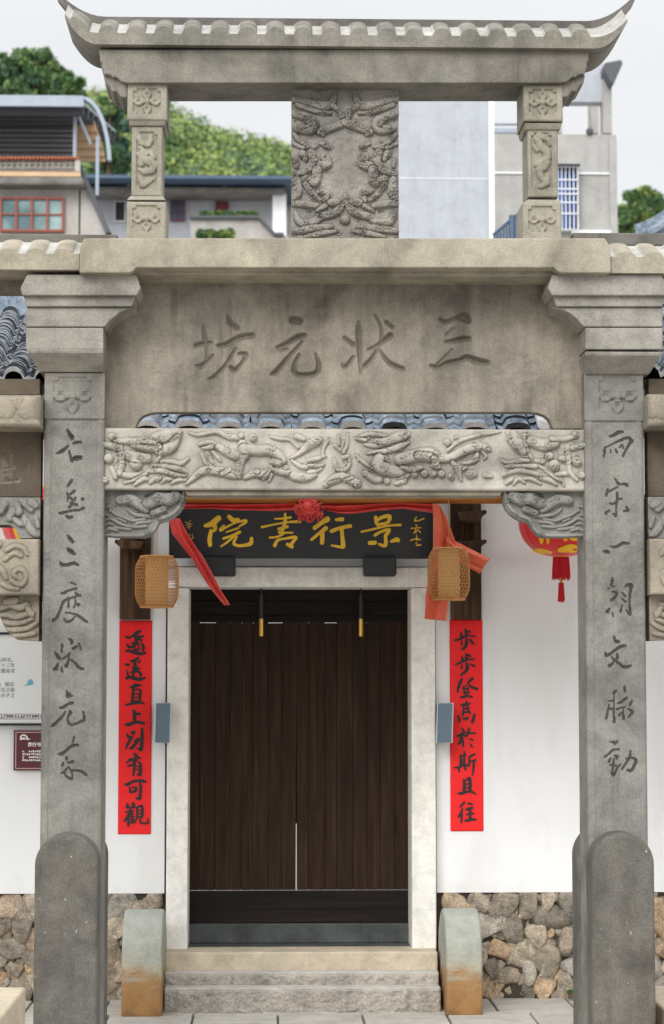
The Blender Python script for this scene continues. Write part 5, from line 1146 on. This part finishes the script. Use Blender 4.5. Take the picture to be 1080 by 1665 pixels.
obj('awning_end_sheet', m_, M['tan'], B)
for px, y1_ in ((122, 256), (159, 318), (-60, 256)):
    m_ = MB(); q = P(px, 200, yf + .4); m_.box(q.x - .022, q.x + .022, yf + .37, yf + .42, Z(y1_, yf + .4, px), Z(172 if px < 130 else 222, yf + .4, px)); obj('awning_post', m_, M['steel'], B)
m_ = MB(); m_.tube([tuple(P(124, 180, yf + .4)), tuple(P(148, 235, yf + .4))], .02, 6); obj('awning_brace', m_, M['steel'], B)
# centre: low white house with blue sheet roof
Y2 = 45.0
B = thing('white_house', tuple(P(310, 1300, Y2).xy) + (0,), 'low white house with a blue sheet metal eave and small windows below the green hill', 'house')
m_ = MB(); m_.box(X(120, Y2, 340), X(447, Y2, 340), Y2, Y2 + 8, 0, Z(302, Y2, 300)); obj('wall', m_, M['plaster_blue'], B)
m_ = MB(); m_.box(X(440, Y2 + 1, 340), X(560, Y2 + 1, 340), Y2 + 1, Y2 + 8, 0, Z(302, Y2, 300)); obj('wing_wall', m_, M['cream'], B)
m_ = MB(); m_.box(X(110, Y2 - 1.2, 340), X(480, Y2 - 1.2, 340), Y2 - 1.2, Y2 + 8, Z(293, Y2 - 1.2, 300), Z(288, Y2 - 1.2, 300)); m_.box(X(110, Y2 - 1.25, 340), X(480, Y2 - 1.25, 340), Y2 - 1.25, Y2 - 1.201, Z(291, Y2 - 1.2, 300), Z(285.5, Y2 - 1.2, 300)); obj('blue_roof', m_, M['steelblue'], B)
m_ = MB(); m_.box(X(110, Y2 - .8, 340), X(464, Y2 - .8, 340), Y2 - .8, Y2 + 8, Z(312, Y2 - .8, 300), Z(303, Y2 - .8, 300)); obj('slab', m_, M['concrete'], B, bevel=.04)
for px in (210, 365, 455): m_ = MB(); q = P(px, 297, Y2 - .7); m_.box(q.x - .04, q.x + .04, Y2 - .74, Y2 - .66, Z(303, Y2 - .7, px), Z(291, Y2 - .7, px)); obj('roof_post', m_, M['whitebar'], B)
for px in (449, 460): m_ = MB(); q = P(px, 340, Y2 - .5); m_.box(q.x - .07, q.x + .07, Y2 - .57, Y2 - .43, 0, Z(312, Y2 - .7, px)); obj('porch_column', m_, M['whitebar'], B)
m_ = MB(); m_.pbox(350, 310, 351.2, 350, Y2 - .12, Y2 - .001); obj('drain_pipe', m_, M['concrete'], B)
win(B, 186, 326, 204, 360, Y2, 1, 1, M['whitebar'], M['darkroom'], 1.2); win(B, 277, 318, 301, 358.5, Y2, 2, 3, M['reddoor'], M['steelblue'], 1.4)
win(B, 350.5, 328, 372, 346, Y2, 1, 1, M['reddoor'], M['reddoor'], 1.4)
# walled terrace in front of it
Y2b = 42.0
T = thing('terrace_wall', tuple(P(382, 1300, Y2b).xy) + (0,), 'pale rendered terrace wall with stained dark coping before the low white house', 'wall')
m_ = MB(); m_.pprism([(310, 353), (420, 353), (445, 380), (470, 384), (470, 460), (310, 460)], Y2b, Y2b + 2); obj('wall', m_, M['cream'], T)
m_ = MB(); m_.pprism([(307, 350), (422, 350), (447, 377.5), (462, 378), (462, 382), (445, 381.8), (420, 354), (307, 354)], Y2b - .1, Y2b - .001); obj('coping', m_, M['steeldark'], T)
# tall pale gable right of the carved slab
Y3 = 26.0
B = thing('pale_building', tuple(P(720, 1300, Y3).xy) + (0,), 'tall windowless pale grey rendered building right of the carved slab', 'building')
m_ = MB(); m_.box(X(560, Y3, 280), X(795, Y3, 280), Y3, Y3 + 8, 0, Z(150, Y3, 700)); obj('wall', m_, M['plaster_blue'], B)
m_ = MB(); m_.box(X(795, Y3, 280) + .001, X(803.5, Y3, 280), Y3 - .03, Y3 + 7.9, 0, Z(150, Y3, 700)); obj('corner_pilaster', m_, M['wall'], B)
m_ = MB(); m_.pbox(560, 289.3, 794.8, 290.3, Y3 - .006, Y3 - .0005); obj('render_joint', m_, M['wall'], B)
# beige house with roof frame
Y4 = 31.0
B = thing('beige_house', tuple(P(900, 1300, Y4).xy) + (0,), 'beige rendered house with a barred blue window and an open concrete roof frame', 'house')
m_ = MB(); m_.box(X(790, Y4, 300), X(1003, Y4, 300), Y4, Y4 + 7, 0, Z(218, Y4, 900)); obj('wall', m_, M['beige'], B)
m_ = MB(); m_.box(X(992, Y4 - .04, 300), X(1004, Y4 - .04, 300), Y4 - .04, Y4 + 6.9, 0, Z(225, Y4, 995)); obj('corner_pier', m_, M['beige'], B)
m_ = MB(); m_.pbox(803, 280, 992, 282.3, Y4 - .03, Y4 - .001); m_.pbox(930, 374, 994, 379, Y4 - .1, Y4 - .001); obj('string_course', m_, M['whitebar'], B)
m_ = MB(); m_.pbox(870, 100, 981, 165, Y4 + .3, Y4 + .55); obj('roof_frame_panel', m_, M['plaster_blue'], B)
m_ = MB(); m_.pbox(981, 112, 995, 216, Y4 + .2, Y4 + .5); obj('roof_frame_post', m_, M['beige'], B)
for a_, b_ in ((961, 974), (906, 914)): m_ = MB(); m_.pbox(a_, 166, b_, 216, Y4 + 2, Y4 + 2.3); obj('roof_frame_post', m_, M['beige'], B)
m_ = MB(); m_.pprism([(984, 102), (1010, 97), (1013, 103), (999, 135), (995, 135), (984, 114)], Y4 - .1, Y4 + .9); obj('roof_frame_eave', m_, M['steeldark'], B)
m_ = MB(); m_.pbox(800, 208, 862, 215, Y4 + 3, Y4 + 3.1); m_.pbox(800, 200, 862, 201.5, Y4 + 3, Y4 + 3.1); obj('rear_rail', m_, M['steel'], B)
w = win(B, 906, 269, 941, 374, Y4, 1, 1, M['whitebar'], M['darkroom'], 2.0, d=.12)
m_ = MB()
for i in range(4): m_.pbox(909.5 + 7.4 * i, 277, 913.4 + 7.4 * i, 371, Y4 - .10, Y4 - .08)
obj('blue_shutter', m_, M['bluebar'], w)
m_ = MB()
for i in range(6): m_.pbox(907 + 6.4 * i, 268, 908.4 + 6.4 * i, 372, Y4 - .2, Y4 - .18)
for y in (270, 291, 306, 314, 328, 346): m_.pbox(906, y, 941, y + 1.6, Y4 - .225, Y4 - .201)
obj('window_bars', m_, M['whitebar'], w)
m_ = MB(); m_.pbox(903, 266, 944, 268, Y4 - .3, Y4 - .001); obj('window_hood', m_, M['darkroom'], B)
q = P(919 + 40, 219, Y4 - .02); m_ = MB(); m_.lathe([(.02, 0), (.05, .02), (.055, .07), (.02, .1)], q, 12); tag(obj('bucket', m_, M['steeldark'], base=q), 'small dark bucket on the parapet of the beige house', 'bucket')
# iron railing seen left of the right post
Y5 = 20.0
T = thing('iron_railing', tuple(P(826, 400, Y5)), 'short dark blue iron railing behind the right upper post', 'railing')
m_ = MB()
for i in range(8): m_.tube([tuple(P(804 + 5 * i, 395, Y5)), tuple(P(804 + 5 * i, 380 - 4.2 * i, Y5))], .012, 6)
m_.tube([tuple(P(802, 382, Y5)), tuple(P(841, 349, Y5))], .016, 6); m_.tube([tuple(P(833, 395, Y5)), tuple(P(833, 350, Y5))], .03, 6); obj('bars', m_, M['steelblue'], T)
# temple roof tip at the right edge
Y6 = 22.0
B = thing('tiled_roof_pavilion', tuple(P(1110, 400, Y6)), 'grey tiled roof slope peeping over the archway at the right edge', 'pavilion')
m_ = MB(); rows = []
for i in range(13):
    t = i / 12; rows.append([tuple(P(1035 + 75 * t + 4 * k, 383 - 42 * t ** 1.5 + 5 * k, Y6 + .25 * k)) for k in range(6)])
m_.grid(rows); o = obj('roof', m_, M['tile'], B, fix=False); sm = o.modifiers.new('t', 'SOLIDIFY'); sm.thickness = .12
m_ = MB()
for k in range(6): m_.tube([r[k] for r in rows], .045, 6)
obj('tile_rolls', m_, M['tile'], B)
m_ = MB(); q = P(1080, 400, Y6 + .6); m_.box(q.x, q.x + 4, Y6 + .6, Y6 + 3, 0, Z(372, Y6, 1080)); obj('wall', m_, M['wall'], B)

# ------------------------------------------------------------------ hill, wood and trees
def leaves(centres, radii, n, size, seed, squash=.8):
    """leaf-sized faces spread through clumps -> vertices, faces, material index"""
    g = np.random.default_rng(seed); C = np.array(centres); Rr = np.array(radii); k = len(C)
    pick = g.choice(k, n, p=Rr ** 2 / (Rr ** 2).sum()); d = g.normal(0, 1, (n, 3)); d /= np.linalg.norm(d, axis=1)[:, None]
    rad = Rr[pick] * g.uniform(.25, 1.06, n) ** .5; p = C[pick] + d * rad[:, None] * np.array([1, 1, squash])
    nm = d + g.normal(0, .55, (n, 3)); nm[:, 2] += .35; nm /= np.linalg.norm(nm, axis=1)[:, None]
    a = np.cross(nm, g.normal(0, 1, (n, 3))); a /= np.linalg.norm(a, axis=1)[:, None]; b = np.cross(nm, a)
    s = size * g.uniform(.6, 1.3, n)[:, None]
    V = np.stack([p - a * s, p - b * s * .5, p + a * s, p + b * s * .5 + nm * s * .15], 1).reshape(-1, 3)
    return V, pick
def foliage(name, parent, centres, radii, n, size, seed, mats, weights, base=None, squash=.8):
    V, pick = leaves(centres, radii, n, size, seed, squash); g = np.random.default_rng(seed + 1)
    L = np.array(ORG[parent] if parent is not None else Vector(base)); me = bpy.data.meshes.new(name)
    me.from_pydata((V - L).tolist(), [], np.arange(len(V)).reshape(-1, 4).tolist())
    cm = g.choice(len(mats), len(centres), p=weights); mi = np.where(g.random(n) < .55, cm[pick], g.choice(len(mats), n, p=weights))
    me.polygons.foreach_set('material_index', mi.astype(int)); me.update()
    return link(name, me, parent, Vector(base) if base is not None else None, mats)
def tree(px, py, top, w, Y, label, seed, mats, weights, n=26000, group=None, size=None, clumps=90, trunk=True):
    b = P(px, py, Y); k = Y / F; T = thing('broadleaf_tree', (b.x, Y, 0), label, 'tree', group); g = np.random.default_rng(seed)
    zt_ = Z(top, Y, px); zl = Z(py, Y, px); h = zt_ - zl; hw = w * k / 2; cs, rs = [], []
    while len(cs) < clumps:
        u = g.uniform(-1, 1, 3)
        if (u ** 2).sum() > 1: continue
        r = hw * (.08 + .17 * g.random() ** 1.5) ; cs.append((b.x + u[0] * (hw - r), Y + u[1] * (hw - r) * .8, (zt_ + zl) / 2 + u[2] * (h / 2 - r * .7))); rs.append(r)
    m_ = MB(); m_.tube([(b.x, Y, 0), (b.x + .1, Y, zl * .6), (b.x - .05, Y, zl + h * .4), (b.x + .1, Y, zl + h * .75)], [.3, .24, .16, .05], 10)
    for c in cs[::3]: m_.tube([(b.x, Y, zl + h * .1 + .3 * (c[2] - zl)), ((b.x + c[0]) / 2, (Y + c[1]) / 2, (c[2] + zl) / 2 + h * .1), c], [.11, .07, .02], 6)
    obj('trunk', m_, M['bark'], T, smooth=True)
    foliage('crown', T, cs, rs, n, size or .15, seed, mats, weights); return T
G3 = [M['leaf1'], M['leaf2'], M['leaf3'], M['leaf4']]
tree(52, 190, 68, 118, 62, 'tall dark green tree rising above the steel awning at the left edge', 3, G3, (.35, .5, .03, .12), 17000, clumps=85)
tree(-25, 190, 74, 110, 66, 'dense green tree at the far left edge behind the steel awning', 4, G3, (.4, .5, .02, .08), 15000, clumps=75)
tree(112, 190, 118, 62, 58, 'small loose green tree between the steel awning and the left roof corner', 5, G3, (.4, .5, .02, .08), 12000, clumps=50)
tree(1046, 420, 300, 96, 70, 'round bushy green tree behind the beige house at the right edge', 6, G3, (.3, .45, .2, .05), 26000)
tree(1105, 420, 306, 80, 74, 'green tree cut by the right edge above the tiled roof slope', 7, G3, (.5, .4, .05, .05), 20000)
# the hill: terrain and the wood on it
YH = 130.0
prof = [(60, 215), (140, 185), (165, 160), (215, 150), (270, 172), (300, 196), (330, 212), (375, 222), (420, 236), (470, 248), (560, 262), (700, 285), (900, 300), (1100, 320)]
m_ = MB(); rows = []
hx = np.array([P(a, b, YH).x for a, b in prof]); hz = np.array([P(a, b + 62, YH).z for a, b in prof])
for i in range(16):
    t = i / 15; rows.append([(x, YH - 45 * (1 - t), z * (math.sin(t * math.pi / 2) ** .9)) for x, z in zip(hx, hz)])
rows.append([(x, YH + 60, 0) for x in hx])
m_.grid(rows); tag(obj('hill', m_, M['hillm'], fix=False, smooth=True), kind='structure')
g = np.random.default_rng(21); cs, rs = [], []
while len(cs) < 900:
    x = g.uniform(hx[0], X(520, YH, 230)); t = g.uniform(.35, 1.0); z = np.interp(x, hx, hz) * math.sin(t * math.pi / 2) ** .9; r = .5 + 1.6 * g.random() ** 2
    cs.append((x, YH - 45 * (1 - t), z + r * .2)); rs.append(r)
tag(foliage('hillside_wood', None, cs, rs, 380000, .13, 8, [M['leaf3'], M['leaf2'], M['leaf1'], M['leaf4']], (.5, .28, .10, .12), base=(hx[0], YH, 0)), 'mass of yellow green bamboo and bushes covering the hillside', 'wood', kind='stuff')
tree(178, 300, 146, 92, 100, 'blue green tree on the hillside left of the left upper post', 9, G3, (.2, .2, .05, .55), 26000, size=.2)
# plants on the terrace wall and by the threshold
def shrub(px, py, w, h, Y, n, label, seed, size):
    b = P(px, py, Y); k = Y / F; g = np.random.default_rng(seed); cs, rs = [], []
    for i in range(max(4, int(w / h * 5))):
        r = h * k * g.uniform(.25, .42); cs.append((b.x + g.uniform(-.5, .5) * w * k, Y + g.uniform(-.2, .2) * h * k, b.z + h * k * g.uniform(.2, .6))); rs.append(r)
    T = thing('shrub', (b.x, Y, b.z), label, 'shrub'); foliage('leaves', T, cs, rs, n, size, seed, G3, (.2, .55, .2, .05)); m_ = MB()
    for c in cs: m_.tube([(b.x + (c[0] - b.x) * .7, Y, b.z - .02), c], [.02, .008], 5)
    obj('stems', m_, M['bark'], T)
shrub(372, 350, 90, 7, 42.2, 1400, 'thin row of green plants along the top of the terrace wall', 31, .06)
shrub(346, 387, 62, 17, 41.6, 1500, 'rounded green bush at the foot of the terrace wall', 32, .07)
shrub(808 + 0, 1616 + 2, 0, 0.1, 12.6, 1, 'x', 33, .01) if False else None
shrub(938, 1617, 26, 9, 12.58, 260, 'tuft of green weeds at the base of the cobbled plinth beside the right pillar', 34, .012)
